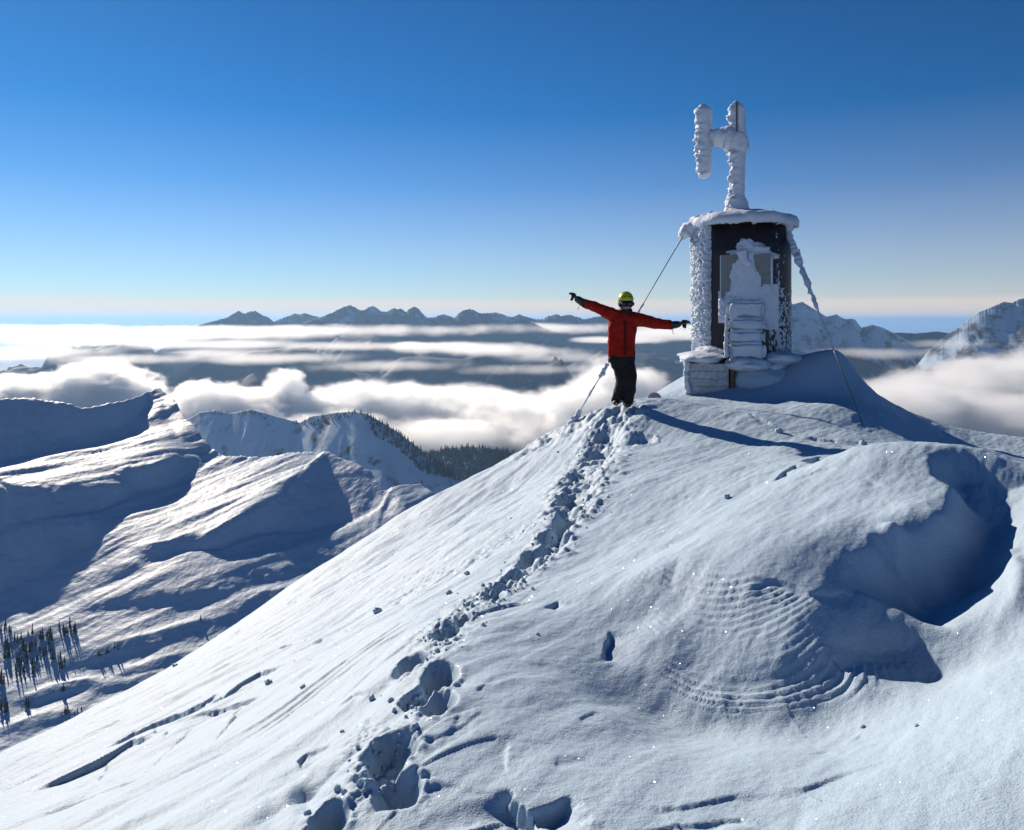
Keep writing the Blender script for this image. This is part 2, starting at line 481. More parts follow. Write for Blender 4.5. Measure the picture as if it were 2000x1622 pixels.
    x, y = X[k], Y[k]
    Z[k] += np.exp(-((s_[k] + 0.03) / 0.16) ** 2) * (d[k] < 0.7) * np.exp(-(np.sqrt(np.maximum(d[k]**2 - s_[k]**2, 0)) / 0.1) ** 2) * (0.03 * dome(x * 9, y * 9) + 0.018 * dome(x * 22, y * 22))
    # boot holes: pixel centre, half width and half length across / along the view in pixels, depth
    HOLES = [(640,1608,34,26,0.13),(775,1548,44,26,0.13),(760,1480,46,40,0.15),(812,1372,30,18,0.08),(854,1390,32,20,0.11),
             (804,1298,28,26,0.14),(858,1328,32,24,0.14),(872,1242,30,20,0.12),(905,1215,16,10,0.08),(965,1172,18,11,0.08),(985,1150,26,13,0.10),(1000,1128,18,10,0.09),(1050,1082,30,14,0.13),(1075,1052,26,14,0.13),
             (1105,1018,22,14,0.2),(1115,975,24,18,0.22),(1150,930,22,16,0.2),(1170,880,18,16,0.18),(1178,845,14,14,0.16),(1255,860,22,9,0.10)]
    HF = np.zeros(X.shape); KEEP = np.ones(X.shape)
    for px, py, hw, hl, dep in HOLES:
        c = ground_at(px, py); dpt = c.y
        rx = hw / F * dpt
        up, dn = ground_at(px, py - hl).y, ground_at(px, py + hl).y
        ry = min(max(0.06, (up - dn) / 2), 0.06 + 1.1 * rx)
        k = (np.abs(X - c.x) < rx * 3.5) & (np.abs(Y - c.y) < ry * 3.5)
        if not k.any(): continue
        x, y = X[k], Y[k]
        r = np.hypot((x - c.x) / rx, (y - c.y) / ry)
        r = r * (1 + 0.16 * noise2(x * 9 + px, y * 9) + 0.05 * noise2(x * 25, y * 25))
        hole = sstep(1.25, 0.6, r)
        rimz = np.exp(-((r - 1.35) / 0.35) ** 2)
        cl = dome(x * 18 + px, y * 18)
        HF[k] = np.maximum(HF[k], dep * sstep(2.2, 1.0, r)); KEEP[k] *= 1 - hole
        Z[k] += rimz * (0.004 + 0.030 * cl * sstep(-0.3, 0.5, noise2(x * 3 + px, y * 3))) + hole * 0.012 * cl
    Z = Z - 0.85 * HF * (1 - KEEP)
    # debris apron round the holes
    ap = G([(700,1540),(740,1430),(790,1380),(800,1340),(850,1270)])
    d, s_, t = seg_dist(X, Y, ap)
    k = d < 0.5
    x, y = X[k], Y[k]
    mk = np.exp(-(d[k] / 0.16) ** 2) * sstep(-0.2, 0.35, noise2(x * 2.5 + 8, y * 2.5))
    Z[k] += mk * (0.022 * dome(x * 12, y * 12) + 0.014 * dome(x * 27, y * 27))
    # hollow rubbed out left of the lowest prints
    bl = G([(600,1530)])[0]
    r2 = ((X - bl[0]) / 0.16) ** 2 + ((Y - bl[1]) / 0.30) ** 2
    Z = Z - 0.05 * np.exp(-r2) * (1 + 0.5 * noise2(X * 12, Y * 5))
    # grain that the wind leaves everywhere
    Z = Z + 0.0035 * fbm2(U * 5, W * 13, 3) * np.clip(far, 0.6, 1.4)
    return Z

def build_near():
    a = np.concatenate([np.linspace(-2.2, -0.7, 70)[:-1], np.linspace(-0.7, 0.7, 960), np.linspace(0.7, 2.2, 70)[1:]])
    ys = np.concatenate([np.exp(np.linspace(math.log(0.3), math.log(2.3), 40))[:-1],
                         np.exp(np.linspace(math.log(2.3), math.log(17.5), 640)),
                         np.exp(np.linspace(math.log(17.5), math.log(70), 46))[1:]])
    A, Y = np.meshgrid(a, ys)
    X = A * Y
    Z = near_height(X, Y)
    o = grid_obj('snow_ground', X, Y, Z, M_snow)
    return props(o, kind='structure')
snow_ground = build_near()

# ------------------------------------------------------------------ the mountain across the valley (left)
def blur(a, n):
    for _ in range(n):
        b = np.pad(a, 1, mode='edge')
        a = (b[1:-1, :-2] + 2 * b[1:-1, 1:-1] + b[1:-1, 2:]) / 4
        b = np.pad(a, 1, mode='edge')
        a = (b[:-2, 1:-1] + 2 * b[1:-1, 1:-1] + b[2:, 1:-1]) / 4
    return a

STEP = 5.0
gx = np.arange(-420, 1121, STEP); gy = np.arange(735, 1661, STEP)
GX, GY = np.meshgrid(gx, gy)
pq_p = np.full(GX.shape, 0.06); pq_q = np.full(GX.shape, 0.28)     # slope to the right and away, by default sunlit
def facet(poly, p, q):
    m = in_poly(GX, GY, poly)
    pq_p[m] = p; pq_q[m] = q
# brighter, left-leaning faces
facet([(330,815),(332,850),(352,878),(300,905),(240,915),(150,915),(0,945),(-420,1000),(-420,930),(0,905),(120,885),(220,850)], 0.04, 0.19)
facet([(395,900),(500,890),(630,880),(600,912),(550,960),(480,1003),(415,1042),(330,1060),(250,1060),(200,1080),(195,1050),(215,1010),(255,972),(300,965),(345,945)], 0.04, 0.19)
facet([(295,760),(310,760),(318,800),(322,815),(250,840),(215,850),(280,800)], 0.08, 0.20)
# shaded faces
facet([(-420,800),(-100,785),(60,776),(160,797),(240,786),(292,765),(292,800),(262,826),(205,850),(120,872),(0,903),(-420,960)], 0.12, 0.95)
facet([(312,755),(330,770),(360,805),(400,860),(445,893),(400,897),(370,884),(345,862),(334,835),(320,795)], -0.75, 0.25)
facet([(225,918),(300,905),(352,884),(395,899),(388,914),(345,945),(300,958),(262,964),(248,940)], -0.1, 0.95)
facet([(-420,1010),(0,948),(25,964),(100,960),(180,950),(245,948),(252,972),(205,993),(100,1010),(40,1020),(10,1036),(-420,1120)], 0.05, 0.95)
facet([(-420,1130),(20,1042),(70,1024),(140,1022),(212,1010),(202,1035),(190,1062),(135,1088),(112,1112),(50,1135),(0,1162),(-420,1330)], 0.1, 0.95)
facet([(318,1074),(380,1066),(418,1043),(482,1003),(552,960),(602,912),(636,880),(690,900),(725,918),(758,950),(738,992),(690,1016),(650,1022),(600,1036),(500,1042),(425,1074)], -0.12, 0.95)
facet([(752,1005),(766,968),(790,990),(800,1010),(775,1040),(740,1050)], -0.3, 0.7)
facet([(640,1090),(700,1060),(760,1045),(860,1000),(1120,900),(1120,1100),(800,1090)], -0.25, 0.45)
for x0, y0, L, w in [(330,1062,60,12),(240,1112,36,11),(110,1140,50,9),(80,1175,60,10),(360,1165,95,9),(480,1200,130,12),(350,1235,140,13),(560,1110,120,10),(240,1180,80,8),(180,1275,110,10),(330,1290,90,8),(60,1265,70,16),(120,1345,80,9),(260,1330,70,7),(560,1155,130,9),(60,1410,90,9),(650,1075,70,9)]:
    c, s_ = math.cos(math.radians(14)), math.sin(math.radians(14))
    u = (GX - x0) * c - (GY - y0) * s_; w_ = (GX - x0) * s_ + (GY - y0) * c + 6 * noise2(GX / 60 + x0, GY / 60)
    m = np.exp(-(u / L) ** 4 - (w_ / w) ** 2)
    pq_q[:] = pq_q * (1 - m) + 0.62 * m
    pq_p[:] = pq_p * (1 - m) + 0.0 * m
pq_p = blur(pq_p, 1); pq_q = blur(pq_q, 1)
AA = (GX - CX) / F; VV = (GY - HY) / F
den = np.maximum(VV + pq_p * AA + pq_q, 0.07)
gv = -1.0 / den * (STEP / F); ga = -pq_p / den * (STEP / F)
SHADE = sstep(0.3, 0.6, pq_q) + sstep(-0.3, -0.6, pq_p)
def poisson(gv, ga, it=1500):
    r, c = gv.shape
    fv = (gv[1:] + gv[:-1]) / 2; fa = (ga[:, 1:] + ga[:, :-1]) / 2
    wa = 1.0 - 0.94 * np.clip((SHADE[:, 1:] + SHADE[:, :-1]) / 2, 0, 1)
    wv = np.ones(fv.shape)
    def At(v, a):
        o = np.zeros((r, c)); o[1:] += wv * v; o[:-1] -= wv * v; o[:, 1:] += wa * a; o[:, :-1] -= wa * a; return o
    def A(u):
        return At(u[1:] - u[:-1], u[:, 1:] - u[:, :-1]) + 1e-7 * u
    b = At(fv, fa); u = np.cumsum(gv, 0); u -= u.mean(0)[None]
    rr = b - A(u); p = rr.copy(); rs = (rr * rr).sum()
    for _ in range(it):
        Ap = A(p); al = rs / (p * Ap).sum(); u += al * p; rr -= al * Ap; n = (rr * rr).sum(); p = rr + n / rs * p; rs = n
        if rs < 1e-9: break
    return u
UU = poisson(gv, ga)
def bil(A, px, py):
    fx = np.clip((px - gx[0]) / STEP, 0, len(gx) - 1.001); fy = np.clip((py - gy[0]) / STEP, 0, len(gy) - 1.001)
    x0 = fx.astype(int); y0 = fy.astype(int); tx = fx - x0; ty = fy - y0
    return (A[y0, x0] * (1 - tx) + A[y0, x0 + 1] * tx) * (1 - ty) + (A[y0 + 1, x0] * (1 - tx) + A[y0 + 1, x0 + 1] * tx) * ty
UU += math.log(780.0) - bil(UU, np.array([300.0]), np.array([1400.0]))[0]
SKY = np.array([(-420,830),(-150,800),(0,781),(60,776),(110,785),(160,797),(200,790),(240,786),(285,766),(310,756),(330,770),(345,790),(370,822),(400,862),(440,893),(500,890),(560,885),(632,879),(690,903),(725,922),(748,958),(780,952),(820,946),(850,965),(900,990),(1000,1040),(1120,1080)], float)
def mountain_depth(px, py):
    return np.exp(bil(UU, np.asarray(px, float), np.asarray(py, float)))
def build_mountain():
    cols = np.arange(-400, 1101, 1.8)
    top = np.interp(cols, SKY[:, 0], SKY[:, 1]) + 2.0 * noise2(cols / 9.0, cols * 0) + 1.0 * noise2(cols / 3.5, cols * 0 + 4)
    t = np.linspace(0, 1, 460) ** 1.0
    PX, T = np.meshgrid(cols, t)
    PY = top[None] + (1640 - top[None]) * T
    D = np.exp(bil(blur(UU, 1), PX, PY))
    X = (PX - CX) / F * D; Y = D; Z = -(PY - HY) / F * D
    lit = bil(pq_q, PX, PY)
    # flutings that run down the left-leaning faces, soft gullies everywhere
    U = X * 0.80 + Y * 0.60; W = X * 0.60 - Y * 0.80
    gr = np.abs(np.gradient(np.log(D), axis=0)); gr2 = np.abs(np.gradient(np.log(D), axis=1))
    fl = sstep(0.5, 0.15, lit) * np.clip(0.006 / gr, 0, 1) * np.clip(0.01 / gr2, 0, 1)
    Z = Z + fl * (5.0 * noise2(U / 210, W / 42) + 2.6 * noise2(U / 110 + 5, W / 20) + 1.5 * noise2(U / 70 + 2, W / 10) + 0.5 * noise2(U / 30, W / 5) + 8.0 * noise2(U / 300 + 9, W / 110) ) * np.clip(Y / 1500, 0.4, 1.3)
    Z = Z + (1 - fl) * (3.0 * fbm2(X / 60, Y / 60, 4)) * np.clip(Y / 1500, 0.4, 1.3)
    # the far side falls away behind the skyline
    k = 30
    b = (np.arange(k, 0, -1) ** 1.5 * 9.0)[:, None]
    Xb = X[0][None] * (1 + b / Y[0][None]); Yb = Y[0][None] + b; Zb = Z[0][None] - b * 0.62 + 4 * noise2(Xb / 60, Yb / 60) * sstep(0, 60, b)
    Zb = np.minimum(Zb, Z[0][None] * (1 + b / Y[0][None]) - 0.25 * b)
    o = grid_obj('mountain_slope', np.vstack([Xb, X]), np.vstack([Yb, Y]), np.vstack([Zb, Z]), M_far_snow)
    return props(o, kind='structure')
mountain = build_mountain()

# ------------------------------------------------------------------ forested ridge behind it
def forest_snow(name, cover, scale, dark=(0.018, 0.028, 0.030), zline=None):
    m, n, l, b = new_mat(name)
    g = n.new('ShaderNodeNewGeometry'); x = n.new('ShaderNodeTexNoise'); r = n.new('ShaderNodeValToRGB')
    x.inputs['Scale'].default_value = scale; x.inputs['Detail'].default_value = 8; x.inputs['Roughness'].default_value = 0.65
    l.new(g.outputs['Position'], x.inputs['Vector'])
    if zline:                                   # the snow thins out below the tree line
        sp = n.new('ShaderNodeSeparateXYZ'); mr = n.new('ShaderNodeMapRange'); ad = n.new('ShaderNodeMath'); ad.operation = 'ADD'
        l.new(g.outputs['Position'], sp.inputs[0]); l.new(sp.outputs['Z'], mr.inputs['Value'])
        mr.inputs['From Min'].default_value = zline[0]; mr.inputs['From Max'].default_value = zline[1]
        mr.inputs['To Min'].default_value = -0.3; mr.inputs['To Max'].default_value = 0.0
        l.new(mr.outputs[0], ad.inputs[0]); l.new(x.outputs['Fac'], ad.inputs[1]); l.new(ad.outputs[0], r.inputs[0])
    else:
        l.new(x.outputs['Fac'], r.inputs[0])
    r.color_ramp.elements[0].position = cover - 0.06; r.color_ramp.elements[0].color = (*dark, 1)
    r.color_ramp.elements[1].position = cover + 0.06; r.color_ramp.elements[1].color = (*SNOWC, 1)
    l.new(r.outputs[0], b.inputs['Base Color']); b.inputs['Roughness'].default_value = 0.8
    bp = n.new('ShaderNodeBump'); bp.inputs['Strength'].default_value = 0.5; bp.inputs['Distance'].default_value = 0.05 / scale
    l.new(x.outputs['Fac'], bp.inputs['Height']); l.new(bp.outputs[0], b.inputs['Normal'])
    return m
M_ridge = forest_snow('ridge_snow', 0.40, 0.012)
M_forest = forest_snow('forest_floor', 0.56, 0.01)
M_rock = forest_snow('rock_snow', 0.60, 0.004, (0.028, 0.036, 0.048), (-250.0, -20.0))
M_hill = forest_snow('forest_hill', 0.72, 0.0022, (0.008, 0.020, 0.034))

def ridge_mesh(name, sky, depth, face, depth_in, mat, step, nrow, rough, seed, back=0.7, gully=1.0, slope_p=None):
    """a mountain ridge: its skyline at the given depth, a gullied face towards us and a far side"""
    sk = np.array(sky, float)
    cols = np.arange(sk[0, 0], sk[-1, 0] + 0.1, step)
    dep = np.interp(cols, sk[:, 0], sk[:, 2] if sk.shape[1] > 2 else np.full(len(sk), depth))
    top = np.interp(cols, sk[:, 0], sk[:, 1])
    if depth > 6000: top = top + min(1.0, depth / 10500) ** 2 * 2.6 * (np.abs(noise2(cols / 7.0 + seed, cols * 0)) - 0.3) + min(1.0, depth / 10500) ** 2 * 1.5 * (np.abs(noise2(cols / 3.1 + seed, cols * 0 + 2)) - 0.3)
    X0 = (cols - CX) / F * dep; Z0 = -(top - HY) / F * dep
    T = np.concatenate([-np.linspace(1, 0, nrow // 3, endpoint=False) ** 1.4, np.linspace(0, 1, nrow) ** 1.25])
    t, c = np.meshgrid(T, np.arange(len(cols)), indexing='ij')
    run = np.abs(t) * depth_in
    sgn = np.where(t < 0, 1.0, -1.0)
    Y = dep[c] + sgn * run
    X = X0[c] * (Y / dep[c])
    fall = np.where(t < 0, back, face)
    n = fbm2(X / rough + seed, Y / rough * 0.55, 5)
    rid = 1 - np.abs(noise2(X / (rough * 0.7) + seed * 2 + 0.4 * n, Y / (rough * 1.8)))
    ker = np.ones(31) / 31
    Zs = np.convolve(np.pad(Z0, 15, mode='edge'), ker, 'valid')
    wgt = sstep(0.0, depth_in * 0.22, run)
    Zc = Z0[c] * (1 - wgt) + Zs[c] * wgt
    Z = Zc - fall * run * (1 + 0.25 * n * gully) - gully * (rid - 0.6) * np.minimum(run, depth_in * 0.35) * 0.45
    Z += n * rough * 0.05 * sstep(0, depth_in * 0.05, run) 
    lim = np.where(t < 0, Z0[c] * (Y / dep[c]) - 0.05 * run, 1e9)
    o = grid_obj(name, X, Y, np.minimum(Z, lim), mat)
    return props(o, kind='structure')

ridge_mesh('hill_ridge', [(300,860,3600),(350,830,3525),(390,806,3465),(420,802,3420),(450,808,3375),(490,800,3315),(540,814,3240),(585,826,3173),(610,813,3135),(650,807,3075),(690,804,3015),(715,808,2978),(740,822,2940),(770,840,2895),(800,862,2850),(830,885,2805),(870,915,2745),(920,955,2670),(1000,1020,2550),(1100,1100,2400)],
           3300, 0.85, 800, M_ridge, 2.0, 120, 160.0, 3.0, gully=0.5)
ridge_mesh('forest_ridge', [(700,935,4200),(780,900,4100),(830,888,4000),(870,876,3900),(920,872,3800),(980,880,3700),(1040,890,3600),(1120,910,3500),(1300,960,3400)],
           3900, 0.5, 900, M_forest, 3.0, 60, 200.0, 8.0)

# ------------------------------------------------------------------ valley, far hills and ranges
VZ = -1500.0
def build_valley():
    r = np.concatenate([[0.0], np.exp(np.linspace(math.log(500), math.log(160000), 90))])
    th = np.linspace(-math.radians(100), math.radians(100), 121)
    R, T = np.meshgrid(r, th, indexing='ij')
    X = R * np.sin(T); Y = R * np.cos(T) - 2500
    Z = VZ + 180 * fbm2(X / 9000, Y / 9000, 3) 
    return props(grid_obj('valley_floor', X, Y, Z, M_hill), kind='structure')
build_valley()

def hill(name, cx, cy_, d, wpx, hpx, deep, mat, seed):
    """a rounded wooded hill whose top stands at a pixel"""
    c = P(cx, cy_, d)
    w = wpx / F * d
    u, v = np.meshgrid(np.linspace(-1, 1, 110), np.linspace(-1, 1, 80))
    r = np.hypot(u, v)
    X = c.x + u * w + 0.2 * v * w; Y = c.y + v * deep
    n = fbm2(X / (w * 0.35) + seed, Y / (w * 0.5), 5)
    h = (c.z - VZ + 250)
    Z = VZ - 250 + h * np.clip(np.cos(np.clip(r, 0, 1) * math.pi / 2), 0, 1) ** 0.8 * (1 + 0.13 * n * sstep(0.0, 0.3, r))
    return props(grid_obj(name, X, Y, Z, mat), kind='structure')
hill('far_hill', 215, 672, 8970, 190, 0, 1950, M_hill, 1.0)
hill('far_hill', 40, 716, 7410, 190, 0, 1404, M_hill, 2.0)
hill('far_hill', 720, 655, 10140, 260, 0, 2028, M_hill, 3.0)
hill('far_hill', 520, 683, 8190, 420, 0, 1716, M_hill, 4.0)
hill('far_hill', 860, 700, 8190, 420, 0, 1326, M_hill, 5.0)
hill('far_hill', 1040, 708, 7020, 230, 0, 1014, M_hill, 6.0)
hill('far_hill', 1250, 690, 8970, 330, 0, 1404, M_hill, 7.0)
hill('far_hill', 1800, 700, 7410, 330, 0, 1170, M_hill, 8.0)
hill('far_hill', 1640, 668, 7800, 260, 0, 1404, M_hill, 9.0)

def s8(pts, ox=0, oy=540, k=1.6667): return [(ox + x / k, oy + y / k) for x, y in pts]
far_sky = s8([(600,172),(640,162),(700,145),(740,135),(760,122),(775,113),(787,118),(795,123),(812,116),(830,113),(850,125),(870,133),(890,148)])
ridge_mesh('mountain_range', [(230,745),(290,700),(330,670),(362,653)] + far_sky + [(560,640),(600,660),(640,745)], 11200, 0.95, 1700, M_rock, 1.5, 60, 800.0, 11.0)
ridge_mesh('mountain_range', [(470,745),(500,660)] + s8([(860,165),(895,148),(920,135),(940,130),(960,122),(975,126),(990,120),(1010,126),(1040,135),(1080,150)]) + [(700,655),(740,745)], 12600, 0.9, 1700, M_rock, 1.5, 50, 900.0, 13.0)
ridge_mesh('mountain_range', [(560,660)] + s8([(975,160),(1000,148),(1030,138),(1060,128),(1075,121),(1085,118),(1098,110),(1110,105),(1122,98),(1140,95),(1152,99),(1165,108),(1185,112),(1197,103),(1210,98),(1222,101),(1240,115),(1258,117),(1275,108),(1285,104),(1293,109),(1305,105),(1320,117),(1335,105),(1350,100),(1362,106),(1372,118),(1390,135),(1410,135),(1428,128),(1445,125),(1462,130),(1480,137),(1490,124),(1500,117),(1510,111),(1525,107),(1540,110),(1560,121),(1580,120),(1610,118),(1630,123),(1650,130),(1675,134),(1700,140)]) + [(1100,655)], 10600, 0.95, 1700, M_rock, 1.2, 70, 800.0, 17.0)
ridge_mesh('mountain_range', [(930,655)] + s8([(1650,140),(1690,125),(1720,135),(1745,140),(1770,138),(1785,130),(1810,125),(1830,130),(1850,125),(1880,133),(1900,140),(1930,135),(1960,130),(2000,140),(2060,148)]) + [(1262,629),(1290,625),(1310,629),(1340,628),(1370,635),(1430,640),(1500,648)], 11800, 0.9, 1700, M_rock, 1.5, 50, 900.0, 19.0)
# right: nearer, higher peaks with sunlit flanks
M_peak = forest_snow('peak_snow', 0.47, 0.007, (0.05, 0.055, 0.065), (-520.0, -300.0))
ridge_mesh('mountain_range', [(1330,720),(1400,668),(1440,650),(1470,634),(1500,612),(1541,596),(1555,593),(1567,590),(1583,600),(1598,609),(1613,619),(1624,617),(1633,614),(1642,620),(1652,624),(1662,623),(1670,625),(1682,640),(1704,635),(1722,640),(1740,648),(1780,668),(1830,720)], 7200, 0.98, 1200, M_peak, 1.0, 110, 420.0, 23.0, gully=0.7)
ridge_mesh('mountain_range', [(1640,720),(1680,676),(1720,660),(1750,650),(1790,652),(1830,648),(1855,652),(1880,664),(1920,720)], 8000, 0.95, 1000, M_rock, 1.0, 80, 420.0, 31.0, gully=0.7)
ridge_mesh('mountain_range', [(1770,740),(1810,690),(1840,662),(1860,648),(1875,638),(1892,624),(1912,610),(1935,601),(1960,590),(1975,592),(1990,585),(2010,581),(2060,574),(2150,580),(2300,610)], 6200, 0.92, 1100, M_peak, 1.0, 110, 380.0, 29.0, gully=0.8)

# ------------------------------------------------------------------ clouds
def cloud_mat(name, dens, nscale, amp, seed, ani=0.55, edge=0.55, rate=0.7):
    """water-drop volume: thick in the middle of its ball, torn by noise at the rim"""
    m = bpy.data.materials.new(name); m.use_nodes = True
    n, l = m.node_tree.nodes, m.node_tree.links
    n.clear()
    o = n.new('ShaderNodeOutputMaterial'); v = n.new('ShaderNodeVolumePrincipled')
    v.inputs['Color'].default_value = (0.968, 0.985, 0.998, 1)
    v.inputs['Anisotropy'].default_value = ani
    t = n.new('ShaderNodeTexCoord'); ln = n.new('ShaderNodeVectorMath'); ln.operation = 'LENGTH'
    l.new(t.outputs['Object'], ln.inputs[0])
    g = n.new('ShaderNodeNewGeometry'); x = n.new('ShaderNodeTexNoise'); x.inputs['Scale'].default_value = nscale
    x.inputs['Detail'].default_value = 6.0; x.inputs['Roughness'].default_value = 0.66
    mp = n.new('ShaderNodeMapping'); mp.inputs['Location'].default_value = (seed * 313.0, seed * 91.0, seed * 17.0); mp.inputs['Scale'].default_value = (1, 1, 1.6)
    l.new(g.outputs['Position'], mp.inputs[0]); l.new(mp.outputs[0], x.inputs['Vector'])
    def math_(op, a, b):
        q = n.new('ShaderNodeMath'); q.operation = op
        for i, k in enumerate((a, b)):
            if isinstance(k, (int, float)): q.inputs[i].default_value = k
            elif k is not None: l.new(k, q.inputs[i])
        return q.outputs[0]
    r = ln.outputs['Value']
    s1 = math_('SUBTRACT', 1.0, r)
    nn = math_('MULTIPLY', math_('SUBTRACT', x.outputs['Fac'], 0.5), amp)
    s2 = math_('ADD', s1, nn)
    s3 = math_('SUBTRACT', s2, 0.18)
    mr = n.new('ShaderNodeMapRange'); mr.interpolation_type = 'SMOOTHSTEP'
    mr.inputs['From Min'].default_value = 0.0; mr.inputs['From Max'].default_value = edge
    l.new(s3, mr.inputs['Value'])
    rim = n.new('ShaderNodeMapRange'); rim.inputs['From Min'].default_value = 0.0; rim.inputs['From Max'].default_value = 0.15
    l.new(s1, rim.inputs['Value'])
    dd = math_('MULTIPLY', math_('MULTIPLY', mr.outputs[0], rim.outputs[0]), dens)
    l.new(dd, v.inputs['Density'])
    l.new(v.outputs[0], o.inputs['Volume'])
    m.cycles.volume_step_rate = rate
    return m

_ball = None
def puff(parent, px, py, d, wpx, hpx, deep, mat, rot=0.0):
    global _ball
    if _ball is None:
        bm = bmesh.new(); bmesh.ops.create_icosphere(bm, subdivisions=3, radius=1.0)
        _ball = bpy.data.meshes.new('puff'); bm.to_mesh(_ball); bm.free()
    me = _ball.copy(); me.materials.append(mat)
    o = bpy.data.objects.new('puff', me); COL.objects.link(o)
    c = P(px, py, d)
    o.location = c - parent.location
    o.scale = (wpx / F * d, deep, hpx / F * d)
    o.rotation_euler = (0, rot, -(px - CX) / F)
    o.parent = parent
    return o
_cn = 0
def cloud(label, group, puffs, dens, nscale, amp, **kw):
    global _cn
    _cn += 1
    base_p = P(*puffs[0][:3])
    e = empty('cloud', base_p)
    props(e, label, 'cloud', group)
    m = cloud_mat('cloud_%d' % _cn, dens, nscale, amp, _cn, **kw)
    for p in puffs: puff(e, *p[:6], m, *(p[6:7]))
    return e
CG = 'clouds in the valley behind the left mountain'
cloud('broad white cumulus behind the shaded ridge at the far left', CG, [(150,782,4600,230,72,420),(195,745,4700,120,56,320),(250,770,4600,90,50,260),(60,765,4500,120,45,300),(20,800,4400,190,60,400)], 0.018, 0.006, 1.25, edge=0.28)
cloud('small white cumulus tower between the pointed peak and the trees', CG, [(558,762,4700,56,54,230),(530,795,4600,90,50,300),(600,800,4600,90,45,300)], 0.018, 0.008, 1.2, edge=0.28)
cloud('low white cloud bank directly right of the pointed peak', CG, [(410,785,4500,100,54,330),(470,790,4600,110,46,330),(390,770,4600,60,36,240),(520,815,4500,150,40,350)], 0.016, 0.008, 1.25, edge=0.3)
cloud('long white fog bank below the person, left of the track', CG, [(760,790,4900,170,62,500),(690,790,4800,120,58,420),(900,800,4900,210,62,550),(1030,815,4700,200,64,550),(880,850,4300,230,46,420),(640,830,4300,140,40,380)], 0.012, 0.005, 1.2, edge=0.4)
cloud('bright billowing cloud right behind the legs of the person', CG, [(1190,762,4800,110,74,400),(1140,805,4500,150,74,420),(1250,755,5000,80,52,300),(1110,850,4300,190,56,420),(1270,800,4700,90,50,300)], 0.013, 0.006, 1.25, edge=0.35)
cloud('white cloud bank at the right border below the rocky peaks', 'clouds at the right', [(1930,765,5200,240,82,600),(1800,800,4800,200,70,500),(2060,750,5200,220,95,600),(1960,820,4600,280,70,500),(1740,770,5200,120,50,400)], 0.011, 0.0042, 1.2, edge=0.4)
cloud('thin flat cloud streak in front of the far hills', 'flat cloud streaks', [(900,680,7216,210,17,574),(1010,688,7052,190,16,491),(830,675,7544,120,10,410)], 0.0035, 0.003, 2.0, edge=0.6)
cloud('long thin cloud streak right of the tower, lower half', 'flat cloud streaks', [(1780,688,6970,190,10,491),(1700,676,7789,120,7,491)], 0.004, 0.003, 1.3, edge=0.6)
cloud('short cloud patch left of the red jacket', 'flat cloud streaks', [(1060,662,10660,40,14,410)], 0.004, 0.002, 1.2, edge=0.6)
cloud('flat cloud between the outstretched hand and the tower', 'flat cloud streaks', [(1300,655,8200,130,18,1066),(1210,665,7380,120,12,656)], 0.008, 0.002, 1.3, edge=0.6)
cloud('faint veil of haze over the hills under the bright sheet', 'flat cloud streaks', [(430,673,8035,280,15,983),(180,668,8035,240,14,983)], 0.0012, 0.002, 1.2, edge=0.6)
VG = 'thin veils of mist between the hills'
cloud('pale veil of mist over the hills at the far left border', VG, [(60,690,7600,260,20,900),(240,702,7000,200,15,700)], 0.0016, 0.003, 1.6, edge=0.7)
cloud('pale veil of mist above the cumulus tower', VG, [(520,700,7200,260,15,800),(430,690,7800,180,12,700)], 0.0014, 0.003, 1.6, edge=0.7)
cloud('pale veil of mist above the long fog bank', VG, [(760,714,6800,230,14,700),(700,676,8400,230,13,900)], 0.0014, 0.003, 1.6, edge=0.7)
cloud('pale veil of mist left of the red jacket, low over dark hills', VG, [(1040,722,6600,200,13,600),(1100,700,7400,180,12,700)], 0.0014, 0.003, 1.6, edge=0.7)
cloud('pale veil of mist right of the hut in front of the blue peaks', VG, [(1700,690,6000,170,16,500),(1850,672,6000,120,12,400)], 0.0022, 0.003, 1.6, edge=0.7)
# distant sheet of cloud, brightest on the left
cloud('wide bright sheet of cloud along the horizon on the left', 'cloud sheet at the horizon', [(60,651,9990,470,21,2664),(430,650,9990,370,18,2516)], 0.0022, 0.0026, 2.3, edge=0.8)
cloud('wide sheet of cloud below the jagged far range', 'cloud sheet at the horizon', [(760,644,10730,340,15,2516),(1040,641,11100,270,14,2516)], 0.0022, 0.0026, 2.3, edge=0.8)
cloud('hazy cloud layer under the far horizon behind the tower', 'cloud sheet at the horizon', [(1420,641,11100,300,11,2516)], 0.004, 0.0016, 1.2, edge=0.5)

# ------------------------------------------------------------------ air
def build_haze():
    lo, hi = Vector((-165000, -165000, VZ - 900)), Vector((165000, 165000, 222.0))
    bm = bmesh.new(); bmesh.ops.create_cube(bm, size=1.0)
    for v in bm.verts: v.co = Vector([lo[i] + (v.co[i] + 0.5) * (hi[i] - lo[i]) for i in range(3)])
    me = bpy.data.meshes.new('haze'); bm.to_mesh(me); bm.free()
    m = bpy.data.materials.new('air'); m.use_nodes = True; n, l = m.node_tree.nodes, m.node_tree.links; n.clear()
    o = n.new('ShaderNodeOutputMaterial'); v = n.new('ShaderNodeVolumePrincipled')
    v.inputs['Color'].default_value = (0.34, 0.61, 1.0, 1)
    v.inputs['Density'].default_value = 2.7e-5
    v.inputs['Anisotropy'].default_value = 0.3
    l.new(v.outputs[0], o.inputs['Volume'])
    me.materials.append(m)
    ob = bpy.data.objects.new('haze', me); COL.objects.link(ob)
    return props(ob, kind='stuff')
build_haze()

